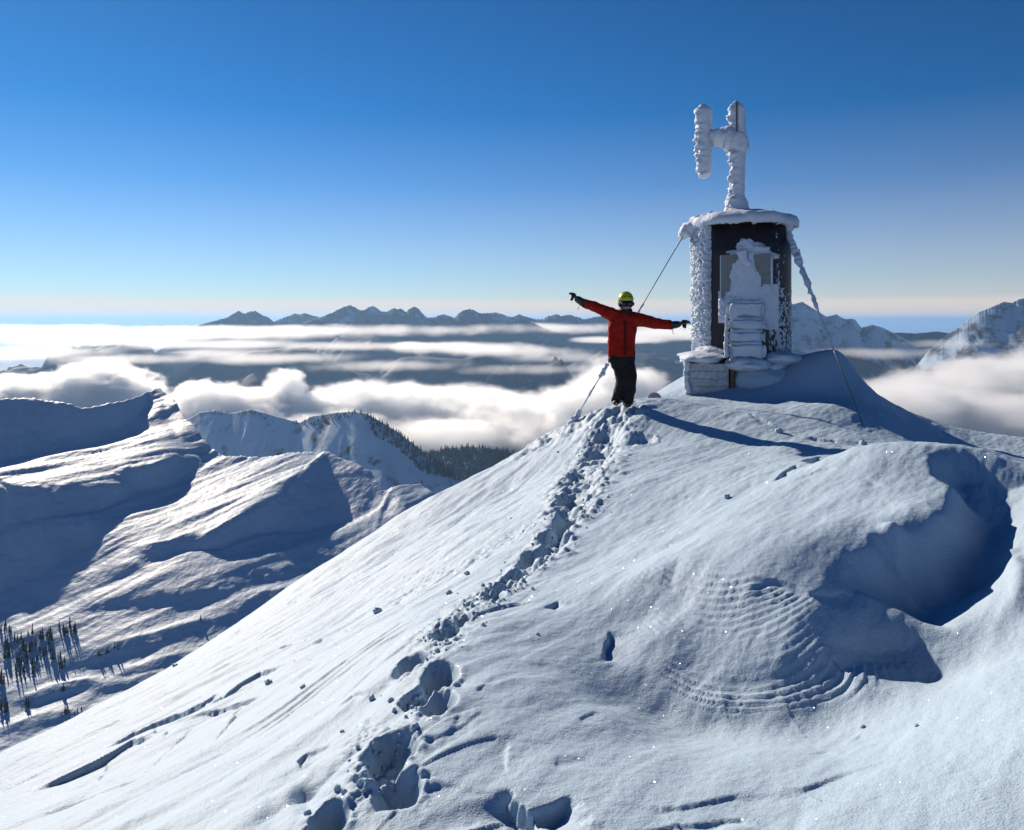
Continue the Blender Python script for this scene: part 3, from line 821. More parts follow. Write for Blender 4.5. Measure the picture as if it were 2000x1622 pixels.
# ------------------------------------------------------------------ lumpy ice and tubes
def loft(name, path, rad, mat, parent=None, nseg=14, nring=24, amp=0.0, freq=8.0, seed=0.0, flat=(1.0, 1.0), lean=None, cap=True):
    """a tube through points with a radius at each, roughened by noise; lean pushes the growth one way"""
    pts = np.array([tuple(p) for p in path], float); rad = np.array(rad, float)
    L = np.concatenate([[0], np.cumsum(np.linalg.norm(pts[1:] - pts[:-1], axis=1))])
    t = np.linspace(0, L[-1], nring)
    c = np.stack([np.interp(t, L, pts[:, i]) for i in range(3)], 1); r = np.interp(t, L, rad)
    tan = np.gradient(c, axis=0); tan /= np.linalg.norm(tan, axis=1)[:, None]
    ref = np.array([0.0, 1.0, 0.0]) if abs(tan[0][1]) < 0.8 else np.array([0.0, 0.0, 1.0])
    V = []
    th = np.linspace(0, 2 * math.pi, nseg, endpoint=False)
    for k in range(nring):
        u = np.cross(tan[k], ref); u /= np.linalg.norm(u); v = np.cross(u, tan[k])
        dirs = np.cos(th)[:, None] * u * flat[0] + np.sin(th)[:, None] * v * flat[1]
        ring = c[k] + dirs * r[k]
        if amp:
            w = ring * freq
            nz = fbm3(w[:, 0] + seed, w[:, 1], w[:, 2], 3)
            g = np.ones(nseg)
            if lean is not None: g = 0.35 + np.clip(dirs @ np.array(lean), 0, None) * 1.6
            ring = ring + dirs * (amp * g * (np.clip(nz, -0.4, 2) + 0.25))[:, None]
        V.append(ring)
    V = np.concatenate(V)
    i = np.arange(nring * nseg).reshape(nring, nseg)
    j = np.roll(i, -1, axis=1)
    Q = np.stack([i[:-1], j[:-1], j[1:], i[1:]], -1).reshape(-1, 4).tolist()
    if cap:
        Q.append(list(i[0][::-1])); Q.append(list(i[-1]))
    Q = [[int(a) for a in f] for f in Q]
    return mesh_obj(name, V, Q, mat, parent)

def box(name, lo, hi, mat, parent=None, bev=0.01, rough=0.0, freq=6.0, sub=0):
    bm = bmesh.new(); bmesh.ops.create_cube(bm, size=1.0)
    for v in bm.verts: v.co = Vector([lo[i] + (v.co[i] + 0.5) * (hi[i] - lo[i]) for i in range(3)])
    if bev: bmesh.ops.bevel(bm, geom=bm.edges[:], offset=bev, segments=2, affect='EDGES')
    if sub: bmesh.ops.subdivide_edges(bm, edges=bm.edges[:], cuts=sub, use_grid_fill=True)
    if rough:
        co = np.array([v.co for v in bm.verts]); n = fbm3(co[:, 0] * freq, co[:, 1] * freq, co[:, 2] * freq, 3); bm.normal_update()
        for v, k in zip(bm.verts, n): v.co += v.normal * float(k) * rough
    me = bpy.data.meshes.new(name); bm.to_mesh(me); bm.free()
    if rough:
        me.polygons.foreach_set('use_smooth', np.ones(len(me.polygons), bool))
    o = bpy.data.objects.new(name, me); COL.objects.link(o); me.materials.append(mat)
    if parent: o.parent = parent
    return o

def lump(name, c, r, mat, parent=None, amp=0.25, freq=3.0, seed=0.0, sub=4, zmin=None):
    """an uneven heap: a noisy ball squashed to the given radii"""
    bm = bmesh.new(); bmesh.ops.create_icosphere(bm, subdivisions=sub, radius=1.0)
    co = np.array([v.co for v in bm.verts])
    n = fbm3(co[:, 0] * freq * 0.5 + seed, co[:, 1] * freq * 0.5, co[:, 2] * freq * 0.5, 4)
    co = co * (1 + amp * n)[:, None] * np.array(r) + np.array(tuple(c))
    if zmin is not None: co[:, 2] = np.maximum(co[:, 2], zmin)
    for v, p in zip(bm.verts, co): v.co = p
    me = bpy.data.meshes.new(name); bm.to_mesh(me); bm.free()
    me.polygons.foreach_set('use_smooth', np.ones(len(me.polygons), bool))
    o = bpy.data.objects.new(name, me); COL.objects.link(o); me.materials.append(mat)
    if parent: o.parent = parent
    return o

# ------------------------------------------------------------------ the iced repeater hut
M_wall = plain('dark_fibreglass', (0.020, 0.014, 0.016), 0.45, bump=0.15, bscale=25, var=0.4)
M_panel = plain('grey_panel', (0.19, 0.20, 0.20), 0.5, bump=0.1, bscale=12, var=0.12)
M_wood = plain('weathered_wood', (0.12, 0.07, 0.045), 0.8, bump=0.4, bscale=30, var=0.4)
M_plinth = plain('frosted_boards', (0.42, 0.45, 0.49), 0.8, bump=0.4, bscale=14, var=0.25)
M_steel = plain('steel_cable', (0.10, 0.10, 0.11), 0.45, metal=0.8)
HC = Vector(((1452 - CX) / F * 16.2, 16.2, -0.66))
hut = empty('mountain_hut', HC, -0.272)
props(hut, 'round dark hut on the summit, caked in rime with snow on its steps', 'hut')
PM = 98.8
def H(px, py, y=0.0):
    """hut coordinates of a photo pixel at a depth y in front (-) or behind (+) of the hut's axis"""
    k = F / (16.2 + y)
    return Vector(((px - 1452) / k, y, (HY - py) / k - HC.z))
R0 = 0.90
def cyl_patch(name, t0, t1, z0, z1, fn, mat, nt=60, nz=120, rad=R0):
    """a sheet on the round wall with its own thickness at every point (angle 0 faces the camera, + to the right)"""
    T, Zz = np.meshgrid(np.linspace(t0, t1, nt), np.linspace(z0, z1, nz))
    th = fn(T, Zz)
    r = rad + th
    e = np.zeros(T.shape, bool); e[0] = e[-1] = True; e[:, 0] = e[:, -1] = True
    r = np.where(e, rad - 0.02, r)
    return grid_obj(name, np.sin(T) * r, -np.cos(T) * r, Zz, mat, hut)

def build_hut():
    zr = H(0, 437).z
    # round wall with vertical seams
    n = 64; V = []; Q = []
    zs = [-0.25, 0.0, 0.6, 1.2, 1.8, zr - 0.05]
    for z in zs:
        for k in range(n):
            a = 2 * math.pi * k / n; r = R0 * (1 + 0.006 * (z < 0.3)) - (0.012 if k % 8 == 0 else 0)
            V.append((r * math.sin(a), -r * math.cos(a), z))
    for i in range(len(zs) - 1):
        for k in range(n): Q.append([i * n + k, i * n + (k + 1) % n, (i + 1) * n + (k + 1) % n, (i + 1) * n + k])
    Q.append([len(V) - n + k for k in range(n)])
    mesh_obj('wall', V, Q, M_wall, hut)
    # eaves and thick snow cap
    def disk(name, rings, mat, amp, seed, droop=None):
        V = []; Q = []; n = 96
        for r, z in rings:
            for k in range(n):
                a = 2 * math.pi * k / n
                x, y = r * math.sin(a), -r * math.cos(a)
                nz = fbm3(np.array([x * 3.0 + seed]), np.array([y * 3.0]), np.array([z * 3.0]), 3)[0]
                d = droop(a, z) if droop else 0
                V.append((x * (1 + amp * nz * 0.6), y * (1 + amp * nz * 0.6), z + amp * nz * 0.6 - d))
        m = len(rings)
        for i in range(m - 1):
            for k in range(n): Q.append([i * n + k, i * n + (k + 1) % n, (i + 1) * n + (k + 1) % n, (i + 1) * n + k])
        Q.append([(m - 1) * n + k for k in range(n)]); Q.append([k for k in range(n)][::-1])
        return mesh_obj(name, V, Q, mat, hut)
    disk('roof', [(0.90, zr - 0.10), (0.97, zr - 0.10), (0.98, zr), (0.5, zr + 0.08), (0.05, zr + 0.10)], M_wall, 0.0, 0)
    def dr(a, z):
        k = np.clip((zr + 0.12 - z) / 0.12, 0, 1)
        x = math.sin(a)
        return float(k * (0.05 + 0.07 * max(0, noise2(a * 4.0, 3.0)) + 0.05 * max(0, noise2(a * 13.0, 8.0)) + 0.10 * max(0.0, -x - 0.55) + 0.05 * max(0.0, x - 0.6)))
    disk('roof_snow', [(0.80, zr - 0.03), (0.99, zr - 0.03), (1.03, zr + 0.0), (1.035, zr + 0.05), (0.99, zr + 0.10), (0.85, zr + 0.14), (0.6, zr + 0.19), (0.35, zr + 0.25), (0.12, zr + 0.30)], M_rime, 0.055, 2.0, dr)
    # ice beard on the windward eave
    loft('eave_ice', [H(1395,432,-.35), H(1365,436,-.25), H(1345,447,-.2), H(1336,458,-.2), H(1337,466,-.2)], [.16,.15,.13,.09,.04], M_rime, hut, 16, 24, .07, 7, 3)
    loft('eave_ice', [H(1515,436,-.45), H(1530,440,-.4), H(1538,450,-.4), H(1541,455,-.4)], [.08,.07,.05,.02], M_rime, hut, 12, 14, .04, 9, 5)
    # cauliflower rime on the left of the wall
    def fl(T, Zz):
        w = worley2(T * 11 + 0.3 * noise2(T * 9, Zz * 9), Zz * 9.5)
        edge = sstep(-0.70 + 0.05 * noise2(T * 0 + 2, Zz * 5) + 0.03 * noise2(T * 0 + 7, Zz * 17), -0.78, T)
        return edge * (0.05 + 0.05 * sstep(0.6, 2.6, Zz) * 0.4 + 0.075 * np.clip(1 - (w / 0.6) ** 2, 0, 1) * (0.6 + 0.5 * noise2(T * 4, Zz * 3)) + 0.028 * np.clip(1 - (worley2(T * 25, Zz * 22) / 0.6) ** 2, 0, 1)) - (1 - edge) * 0.05
    cyl_patch('wall_rime', -2.3, -0.55, -0.05, zr - 0.02, fl, M_rime, 130, 240)
    # thin scattered frost on the right
    def fr(T, Zz):
        a = noise2(T * 13, Zz * 11) + 0.8 * noise2(T * 29, Zz * 24) + 0.5 * noise2(T * 5, Zz * 2.5)
        dens = 0.55 * sstep(2.15, 0.5, Zz) * (0.75 + 0.25 * np.cos((T - 0.85) * 4)) - 0.30
        return np.clip(-0.012 + 0.06 * (a * 0.45 + dens), -0.03, 0.035)
    cyl_patch('wall_frost', 0.52, 1.55, 0.0, 2.35, fr, M_rime, 110, 220)
    # grey panel box on the front
    yb = -0.97
    a, b = H(1407, 624, yb), H(1507, 497, yb)
    pan = box('panel', (a.x, yb, a.z), (b.x, -0.55, b.z), M_panel, hut, 0.012)
    box('panel_edge', (b.x - 0.045, yb - 0.012, a.z + 0.01), (b.x - 0.003, yb - 0.002, b.z - 0.01), M_rime, pan, 0.004, 0.004, 20, 3)
    box('panel_edge', (a.x + 0.003, yb - 0.008, a.z + 0.01), (a.x + 0.02, yb - 0.002, b.z - 0.01), M_rime, pan, 0.002)
    # snow heaped on top of it and blown against it
    lump('panel_snow', H(1463, 497, -0.80), (0.42, 0.15, 0.22), M_rime, hut, 0.45, 4.0, 4.0)
    lump('panel_snow', H(1455, 482, -0.82), (0.20, 0.13, 0.15), M_rime, hut, 0.35, 4.0, 6.0)
    loft('panel_snow', [H(1448, 490, -1.0), H(1452, 508, -1.02), H(1466, 519, -1.01)], [.10, .07, .03], M_rime, hut, 12, 14, .03, 9, 2, (1.0, .5))
    def front_snow(name, cx, cz, w, h, dep, seed):
        u, v = np.meshgrid(np.linspace(-1, 1, 50), np.linspace(-1, 1, 60))
        r = np.hypot(u, v) + 0.28 * fbm2(u * 2.2 + seed, v * 2.2, 3)
        t = dep * np.clip(1 - r ** 2, -0.4, 1)
        return grid_obj(name, cx + u * w, yb - 0.0 - t, cz + v * h, M_rime, hut)
    c = H(1455, 560, yb); front_snow('panel_snow', c.x, c.z, 0.28, 0.62, 0.05, 5.0)
    c = H(1490, 600, yb); front_snow('panel_snow', c.x, c.z, 0.26, 0.42, 0.03, 9.0)
    c = H(1430, 600, yb); front_snow('panel_snow', c.x, c.z, 0.25, 0.30, 0.07, 12.0)
    # ladder of steps, each tread under a cushion of snow
    for k, (y0, y1, yy) in enumerate([(585, 618, -1.02), (618, 642, -1.08), (642, 667, -1.16), (667, 697, -1.24)]):
        a, b = H(1424, y1, yy), H(1488, y0, yy)
        st = box('step', (a.x, yy - 0.04, a.z), (b.x, yy + 0.30, a.z + 0.05), M_wood, hut, 0.006)
        o = box('step_snow', (a.x - 0.03, yy - 0.13, a.z - 0.06), (b.x + 0.03, yy + 0.28, b.z - 0.02), M_rime, st, 0.06, 0.05, 4.0, 5)
    rl = loft('handrail', [H(1419, 700, -1.3), H(1419, 615, -1.25)], [0.012, 0.012], M_steel, hut, 8, 6)
    loft('handrail_rime', [H(1419, 700, -1.3), H(1419, 660, -1.28), H(1420, 614, -1.25)], [0.035, 0.03, 0.012], M_rime, rl, 10, 30, .03, 14, 4)
    # plinth: boarded box on the left under a pillow of snow, skirting snow on the right
    a, b = H(1341, 772, -1.25), H(1424, 712, -1.25)
    pl = box('plinth', (a.x, -1.25, a.z - 0.25), (b.x, 0.2, b.z), M_plinth, hut, 0.01)
    for k in range(4):
        z0 = a.z + k * (b.z - a.z) / 4
        box('plank', (a.x + 0.01, -1.268, z0 + 0.006), (b.x - 0.01, -1.252, z0 + (b.z - a.z) / 4 - 0.006), M_plinth, pl, 0.004)
    p0 = H(1430, 730, -1.22)
    box('post', (p0.x - 0.03, -1.28, p0.z - 0.35), (p0.x + 0.05, -1.18, p0.z + 0.20), M_wood, hut, 0.006)
    loft('corner_ice', [H(1343, 700, -1.27), H(1342, 735, -1.28), H(1346, 770, -1.27)], [.05, .035, .05], M_rime, pl, 10, 30, .035, 12, 8)
    u, v = np.meshgrid(np.linspace(-1, 1, 60), np.linspace(-1, 1, 60))
    lump('plinth_snow', H(1373, 700, -0.75), (0.47, 0.72, 0.14), M_rime, hut, 0.18, 3.0, 8.0)
    lump('plinth_snow', H(1395, 690, -0.55), (0.34, 0.5, 0.16), M_rime, hut, 0.2, 3.0, 2.0)
    lump('skirt_snow', H(1522, 700, -0.95), (0.38, 0.35, 0.13), M_rime, hut, 0.15, 3.0, 11.0)
    lump('skirt_snow', H(1490, 742, -0.95), (0.62, 0.55, 0.34), M_snow, hut, 0.12, 3.0, 21.0)
    lump('skirt_snow', H(1460, 712, -1.15), (0.42, 0.4, 0.15), M_rime, hut, 0.15, 3.0, 14.0)
    lump('skirt_snow', H(1500, 712, -0.2), (0.75, 1.0, 0.22), M_rime, hut, 0.15, 3.0, 16.0)
build_hut()

# ------------------------------------------------------------------ aerial on its mast, sheathed in rime
aer = empty('antenna_mast', HC + Vector((0.0, 0.0, H(0, 408).z)), -0.272)
props(aer, 'H shaped antenna on a mast above the hut roof, thick with rime', 'antenna')
def A(px, py, y=0.0): return H(px, py, y) - Vector((0, 0, H(0, 408).z))
def build_aerial():
    W = (-0.9, -0.2, 0.0)
    m = loft('mast', [A(1441, 414), A(1441, 200)], [0.035, 0.03], M_steel, aer, 10, 8)
    loft('mast_rime', [A(1441, 416), A(1441, 403), A(1440, 392), A(1441, 380), A(1441, 350), A(1441, 320), A(1440, 300), A(1438, 292)], [.24, .21, .19, .135, .135, .14, .16, .12], M_rime, aer, 34, 100, .042, 9, 1, (1, 1), W)
    loft('mast_rime', [A(1441, 300), A(1442, 285), A(1443, 260), A(1441, 230), A(1440, 212), A(1440, 205), A(1440, 196)], [.12, .145, .14, .15, .155, .10, .01], M_rime, aer, 30, 80, .034, 10, 5, (1, 1), W)
    loft('dipole', [A(1378, 338, -.05), A(1378, 206, -.05)], [0.02, 0.02], M_steel, aer, 8, 6)
    loft('dipole_rime', [A(1380, 345, -.05), A(1379, 338, -.05), A(1378, 322, -.05), A(1377, 300, -.05), A(1377, 260, -.05), A(1377, 225, -.05), A(1377, 212, -.05), A(1377, 206, -.05), A(1377, 198, -.05)], [.05, .12, .14, .145, .15, .155, .155, .11, .01], M_rime, aer, 30, 110, .036, 10, 9, (1, 1), W)
    loft('crossarm', [A(1378, 262, -.03), A(1441, 272)], [0.025, 0.025], M_steel, aer, 8, 6)
    loft('crossarm_rime', [A(1385, 262, -.04), A(1400, 266, -.03), A(1418, 268), A(1434, 274), A(1448, 287), A(1456, 296)], [.10, .18, .20, .22, .17, .08], M_rime, aer, 26, 50, .06, 5, 12, (1, 1))
    # the bare slot left in the ice along the right leg
    a, b = A(1440, 284), A(1440, 200)
    box('bare_strip', (a.x - 0.018, -0.185, a.z), (a.x + 0.012, -0.145, b.z - 0.03), M_steel, aer, 0.004)
build_aerial()

# ------------------------------------------------------------------ guy wires
def guy(a, b, label, ice, seed):
    g = empty('guy_wire', b); props(g, label, 'cable', 'guy wires of the hut')
    la, lb = a - b, Vector((0, 0, 0))
    loft('cable', [la, lb], [0.009, 0.009], M_steel, g, 6, 4)
    for t0, t1, r in ice:
        p = [la.lerp(lb, t0 + (t1 - t0) * k / 5) for k in range(6)]
        loft('rime', p, [r * f for f in (.4, 1, .9, 1.05, .8, .3)], M_rime, g, 9, 40, r * 1.1, 10, seed + t0 * 10, (1, 1))
    return g
hm = Matrix.Translation(HC) @ Matrix.Rotation(-0.272, 4, 'Z')
ga_ = hm @ H(1340, 452, -0.2); gb_ = ground_at(1112, 832); gb_.z -= 0.05
guy(ga_, gb_, 'thin taut cable from the hut roof down behind the person', [(.02, .09, .012), (.40, .46, .02), (.66, .68, .03), (.705, .77, .035), (.80, .93, .014), (.925, 1.0, .05)], 1)
gd_ = ground_at(1694, 838); gd_.z -= 0.1
gc_ = hm @ H(1532, 452, -0.35)
guy(gc_, gd_, 'ice crusted cable from the right eave down into the drift', [(.0, .10, .045), (.08, .22, .05), (.2, .40, .035), (.38, .46, .03), (.46, .66, .014)], 5)
# ------------------------------------------------------------------ the person
M_red = plain('red_shell', (0.29, 0.010, 0.005), 0.75, bump=0.5, bscale=14, var=0.25, spec=0.15)
M_black = plain('black_cloth', (0.006, 0.006, 0.008), 0.7, bump=0.4, bscale=18, spec=0.3)
M_glove = plain('black_leather', (0.009, 0.009, 0.010), 0.5, bump=0.3, bscale=40)
M_helmet = plain('yellow_helmet', (0.42, 0.46, 0.02), 0.3)
M_lens = plain('goggle_lens', (0.05, 0.04, 0.22), 0.08, metal=0.7)
M_skin = plain('skin', (0.45, 0.24, 0.17), 0.55)
M_boot = plain('boot_rubber', (0.02, 0.02, 0.022), 0.6, bump=0.3, bscale=30)

def skin_obj(name, V, E, Rr, mat, parent, root=0, sub=2):
    me = bpy.data.meshes.new(name)
    me.from_pydata([tuple(v) for v in V], E, [])
    o = bpy.data.objects.new(name, me); COL.objects.link(o)
    sm = o.modifiers.new('skin', 'SKIN'); sm.use_smooth_shade = True
    sv = me.skin_vertices[0].data
    for k, r in enumerate(Rr):
        sv[k].radius = r if isinstance(r, tuple) else (r, r)
        sv[k].use_root = (k == root)
    ss = o.modifiers.new('smooth', 'SUBSURF'); ss.levels = sub; ss.render_levels = sub
    me.materials.append(mat)
    o.parent = parent
    return o

FT = P(1216, 792, 13.1)
per = empty('person', FT)
props(per, 'person in red jacket and yellow helmet with both arms stretched out', 'person')
KP = F / 13.1
def B(px, py, y=0.0): return Vector(((px - 1216) / KP, y, (792 - py) / KP))
def build_person():
    # joints from the photograph
    hipc, waist, chest, neck = B(1216,700), B(1215,675), B(1217,640), B(1220,612,-.01)
    ls, rs = B(1197,616), B(1245,621)
    le, lw = B(1167,603,-.03), B(1140,592,-.05)
    re, rw = B(1278,632,-.03), B(1308,634,-.05)
    lh, rh = B(1206,706), B(1227,706)
    lk, rk = B(1214,746,-.06), B(1230,745,-.07)
    la, ra = B(1206,784,.08), B(1221,786,-.02)
    # body: one continuous figure from head to feet
    V = [hipc, waist, chest, neck, B(1221,603,-.02), B(1222,592,-.02), B(1222,580,-.01), ls, le, lw, rs, re, rw, lh, lk, la, rh, rk, ra, B(1203,790,-.06), B(1219,791,-.16)]
    E = [(0,1),(1,2),(2,3),(3,4),(4,5),(5,6),(2,7),(7,8),(8,9),(2,10),(10,11),(11,12),(0,13),(13,14),(14,15),(0,16),(16,17),(17,18),(15,19),(18,20)]
    Rr = [(.13,.10),(.12,.09),(.14,.10),.055,(.065,.075),(.078,.098),(.075,.09),.06,.045,.032,.06,.045,.032,.085,.06,.045,.085,.06,.045,.04,.04]
    body = skin_obj('body', V, E, Rr, M_skin, per)
    # face
    fc = B(1222,599,-.115)
    lump('nose', fc, (.014,.022,.022), M_skin, body, .1, 2, 1, 2)
    lump('lips', B(1222,606,-.105), (.024,.012,.009), plain('lips', (.35,.12,.10), .5), body, .1, 2, 2, 2)
    # jacket: torso, hem and sleeves fused into one shell
    def fused(name, parts, mat, vox, folds):
        bm = bmesh.new()
        for path, rad, flat in parts:
            o = loft('tmp', path, rad, None, None, 24, 30, 0, 1, 0, flat); bm.from_mesh(o.data)
            me = o.data; bpy.data.objects.remove(o); bpy.data.meshes.remove(me)
        bmesh.ops.recalc_face_normals(bm, faces=bm.faces)
        me = bpy.data.meshes.new(name); bm.to_mesh(me); bm.free()
        o = bpy.data.objects.new(name, me); COL.objects.link(o); me.materials.append(mat); o.parent = per
        rm = o.modifiers.new('fuse', 'REMESH'); rm.mode = 'VOXEL'; rm.voxel_size = vox; rm.use_smooth_shade = True
        sm = o.modifiers.new('smooth', 'SMOOTH'); sm.iterations = 6; sm.factor = 0.5
        tx = bpy.data.textures.new('folds', 'CLOUDS'); tx.noise_scale = 0.085; tx.noise_depth = 2
        dm = o.modifiers.new('folds', 'DISPLACE'); dm.texture = tx; dm.strength = folds; dm.mid_level = 0.5
        return o
    px = 1 / KP
    jk = fused('jacket', [
        ([B(1214,699), B(1214,690), B(1213,672), B(1215,650), B(1216,634), B(1218,622), B(1219,613), B(1220,606)], [26.5*px, 27*px, 26.5*px, 28*px, 28.5*px, 28*px, 23*px, 13*px], (1.0, 0.68)),
        ([B(1206,620), B(1192,613), B(1178,607,-.02), B(1160,599.5,-.03), B(1147,595,-.04), B(1137,590.5,-.05)], [13*px, 13*px, 11.5*px, 10*px, 9.3*px, 8.4*px], (1.0, 1.0)),
        ([B(1233,623), B(1246,624), B(1262,628,-.02), B(1282,632,-.03), B(1296,634,-.04), B(1311,635,-.05)], [14*px, 13.5*px, 12*px, 11*px, 10*px, 9*px], (1.0, 1.0))], M_red, 0.016, 0.03)
    box('zip', (-.012 + .02, -.185, .80), (.012 + .02, -.155, 1.36), M_black, jk, .004)
    loft('collar', [B(1220,620,-.01), B(1221,610,-.02), B(1221,604,-.03)], [.115,.115,.10], M_black, jk, 20, 10, .012, 12, 2)
    bib = skin_obj('dark_yoke', [B(1219,640,-.085), B(1219,626,-.085), B(1220,614,-.06)], [(0,1),(1,2)], [(.05,.065),(.085,.06),(.10,.07)], M_black, jk, 0)
    # trousers with the seat and two legs
    tr = fused('trousers', [
        ([B(1214,690), B(1215,700), B(1216,712), B(1218,722)], [21*px, 24*px, 23*px, 18*px], (1.0, 0.75)),
        ([B(1207,704), B(1211,724,-.03), B(1213,745,-.05), B(1209,764,.02), B(1204,787,.10)], [13*px, 12.5*px, 10.5*px, 9.5*px, 10*px], (1.0, 1.1)),
        ([B(1223,704), B(1228,724,-.04), B(1230,742,-.07), B(1229,764,-.05), B(1226,789,-.02)], [15*px, 14*px, 12.5*px, 11*px, 10.5*px], (1.0, 1.1))], M_black, 0.016, 0.03)
    loft('hem', [B(1214,708), B(1214,702), B(1214,696), B(1214,690)], [.212,.214,.205,.17], M_black, jk, 28, 12, .012, 9, 3, (1.0, .72))
    # boots
    for sx, y0, b0 in ((1204, .10, 789), (1225, -.03, 791)):
        skin_obj('boot', [B(sx, b0 - 14, y0), B(sx, b0 - 3, y0), B(sx - 1, b0 - 1, y0 - .16)], [(0,1),(1,2)], [(.075,.075),(.07,.06),(.05,.04)], M_boot, per, 0)
    # gloves: palm, pointing finger, thumb and three curled fingers
    def glove(w, tip, up):
        d = (tip - w).normalized(); y = Vector((0, -1, 0)); n = d.cross(y).normalized()
        if n.z < 0: n = -n
        L = (tip - w).length
        pts = [w - d * .05, w, w + d * L * .30, w + d * L * .50]
        Rr = [.075, .066, (.068, .052), (.066, .045)]
        E = [(0,1),(1,2),(2,3)]
        g = skin_obj('glove', pts, E, Rr, M_glove, per, 1)
        f0 = w + d * L * .48 + n * .034
        skin_obj('index_finger', [f0, f0 + d * L * .26, tip], [(0,1),(1,2)], [.027,.024,.018], M_glove, g, 0)
        for k, off in enumerate((.004, -.024, -.050)):
            q = w + d * L * .50 + n * off
            skin_obj('finger', [q, q + d * L * (.22 - .03 * k), q + d * L * (.22 - .03 * k) + y * .045 - n * .012, q + d * L * .08 + y * .06 - n * .014], [(0,1),(1,2),(2,3)], [.025,.025,.023,.020], M_glove, g, 0)
        t0 = w + d * L * .25 + y * .03
        skin_obj('thumb', [t0, t0 + d * L * .18 + y * .035 + n * .01, t0 + d * L * .34 + y * .035 + n * .0], [(0,1),(1,2)], [.027,.025,.02], M_glove, g, 0)
        loft('strap', [w - d * .02 - n * .05, w - d * .025 - n * .09 + y * .01, w - d * .022 - n * .14], [.006,.005,.006], M_glove, g, 6, 6)
        return g
    glove(B(1134,589,-.05), B(1110,574,-.07), 1)
    glove(B(1314,635,-.05), B(1346,630,-.07), 1)
    # helmet with brim, ear pads and goggles
    hc = B(1222, 586, -.01)
    bm = bmesh.new(); bmesh.ops.create_uvsphere(bm, u_segments=40, v_segments=24, radius=1.0)
    bmesh.ops.delete(bm, geom=[v for v in bm.verts if v.co.z < -0.18], context='VERTS')
    for v in bm.verts:
        z = v.co.z; v.co = Vector((v.co.x * .124, v.co.y * .150, v.co.z * .138)); v.co += hc
    me = bpy.data.meshes.new('helmet'); bm.to_mesh(me); bm.free()
    me.polygons.foreach_set('use_smooth', np.ones(len(me.polygons), bool))
    he = bpy.data.objects.new('helmet', me); COL.objects.link(he); me.materials.append(M_helmet); he.parent = per
    so = he.modifiers.new('shell', 'SOLIDIFY'); so.thickness = .014; so.offset = -1
    for sx in (-1, 1):
        for k in range(2):
            box('vent', tuple(hc + Vector((sx * (.03 + .04 * k) - .012, -.145 + .02 * k, .035))), tuple(hc + Vector((sx * (.03 + .04 * k) + .012, -.115 + .02 * k, .055))), M_black, he, .004)
        skin_obj('ear_pad', [hc + Vector((sx * .098, .01, -.01)), hc + Vector((sx * .095, 0, -.075)), hc + Vector((sx * .075, -.02, -.125))], [(0,1),(1,2)], [(.03,.05),(.03,.045),(.018,.03)], M_black, he, 0)
    loft('strap', [hc + Vector((-.085, -.02, -.11)), hc + Vector((-.05, -.06, -.17)), hc + Vector((0, -.075, -.185)), hc + Vector((.05, -.06, -.17)), hc + Vector((.085, -.02, -.11))], [.009] * 5, M_black, he, 6, 16)
    go = empty('goggles'); go.parent = per
    gfr = loft('frame', [B(1208,594,-.07), B(1213,594,-.125), B(1222,594,-.14), B(1231,594,-.125), B(1236,594,-.07)], [.03,.045,.046,.045,.03], M_black, go, 12, 24, 0, 1, 0, (.6, 1.0))
    for sx in (-1, 1):
        lump('lens', B(1222 + sx * 6.2, 594, -.148), (.040, .030, .030), M_lens, go, 0.0, 1, 0, 3)
build_person()

# pink board tip poking out of the snow between the person and the hut
def build_board():
    c = ground_at(1278, 779)
    b = empty('snowboard', c); props(b, 'pinkish rounded board tip sticking out of the snow behind the feet', 'snowboard')
    n = 20; V = []; Q = []
    for s_ in (-1, 1):
        for k in range(n):
            a = math.pi * k / (n - 1)
            V.append((0.11 * math.cos(a), s_ * 0.008, 0.02 + 0.12 * math.sin(a)))
    Q.append(list(range(n))); Q.append(list(range(2 * n - 1, n - 1, -1)))
    for k in range(n): Q.append([k, (k + 1) % n, n + (k + 1) % n, n + k][::-1])
    o = mesh_obj('deck', V, Q, plain('pink_board', (.60, .42, .44), .4), b, False)
    o.rotation_euler = (math.radians(-35), 0, math.radians(-15)); o.location = (0, 0, -.02)
    e = loft('edge', [(v[0] * 1.01, 0, v[2]) for v in V[:n]], [.008] * n, plain('board_edge', (.5, .5, .5), .4), b, 6, 30)
    e.rotation_euler = o.rotation_euler; e.location = o.location
build_board()

# ------------------------------------------------------------------ conifers on the far slope
M_tree = plain('conifer_needles', (0.022, 0.034, 0.030), 0.85, bump=0.3, bscale=2.0, var=0.4)
def conifer_mesh(k, n=7):
    """a narrow snow-country spruce, 1 m tall: trunk and ragged whorls of drooping branches"""
    r = random.Random(k); V = []; Q = []
    for a in range(5):
        an = a * 2 * math.pi / 5; V.append((0.018 * math.cos(an), 0.018 * math.sin(an), 0.0))
    V.append((0, 0, 1.0))
    Q += [[a, (a + 1) % 5, 5] for a in range(5)]
    tiers = 8
    for t in range(tiers):
        z = 0.10 + 0.85 * t / tiers; rad = (0.145 * (1 - t / tiers) ** 0.8 + 0.015) * r.uniform(0.75, 1.2)
        top = len(V); V.append((r.uniform(-.01, .01), r.uniform(-.01, .01), z + 0.19))
        ring = []
        for a in range(n):
            an = a * 2 * math.pi / n + r.uniform(-.3, .3); rr = rad * r.uniform(0.55, 1.15)
            ring.append(len(V)); V.append((rr * math.cos(an), rr * math.sin(an), z - 0.03 * r.random()))
        Q += [[ring[a], ring[(a + 1) % n], top] for a in range(n)]
        Q.append(ring[::-1])
    me = bpy.data.meshes.new('conifer_tree'); me.from_pydata(V, [], Q); me.materials.append(M_tree); me.update()
    return me
TM = [conifer_mesh(k) for k in range(5)]
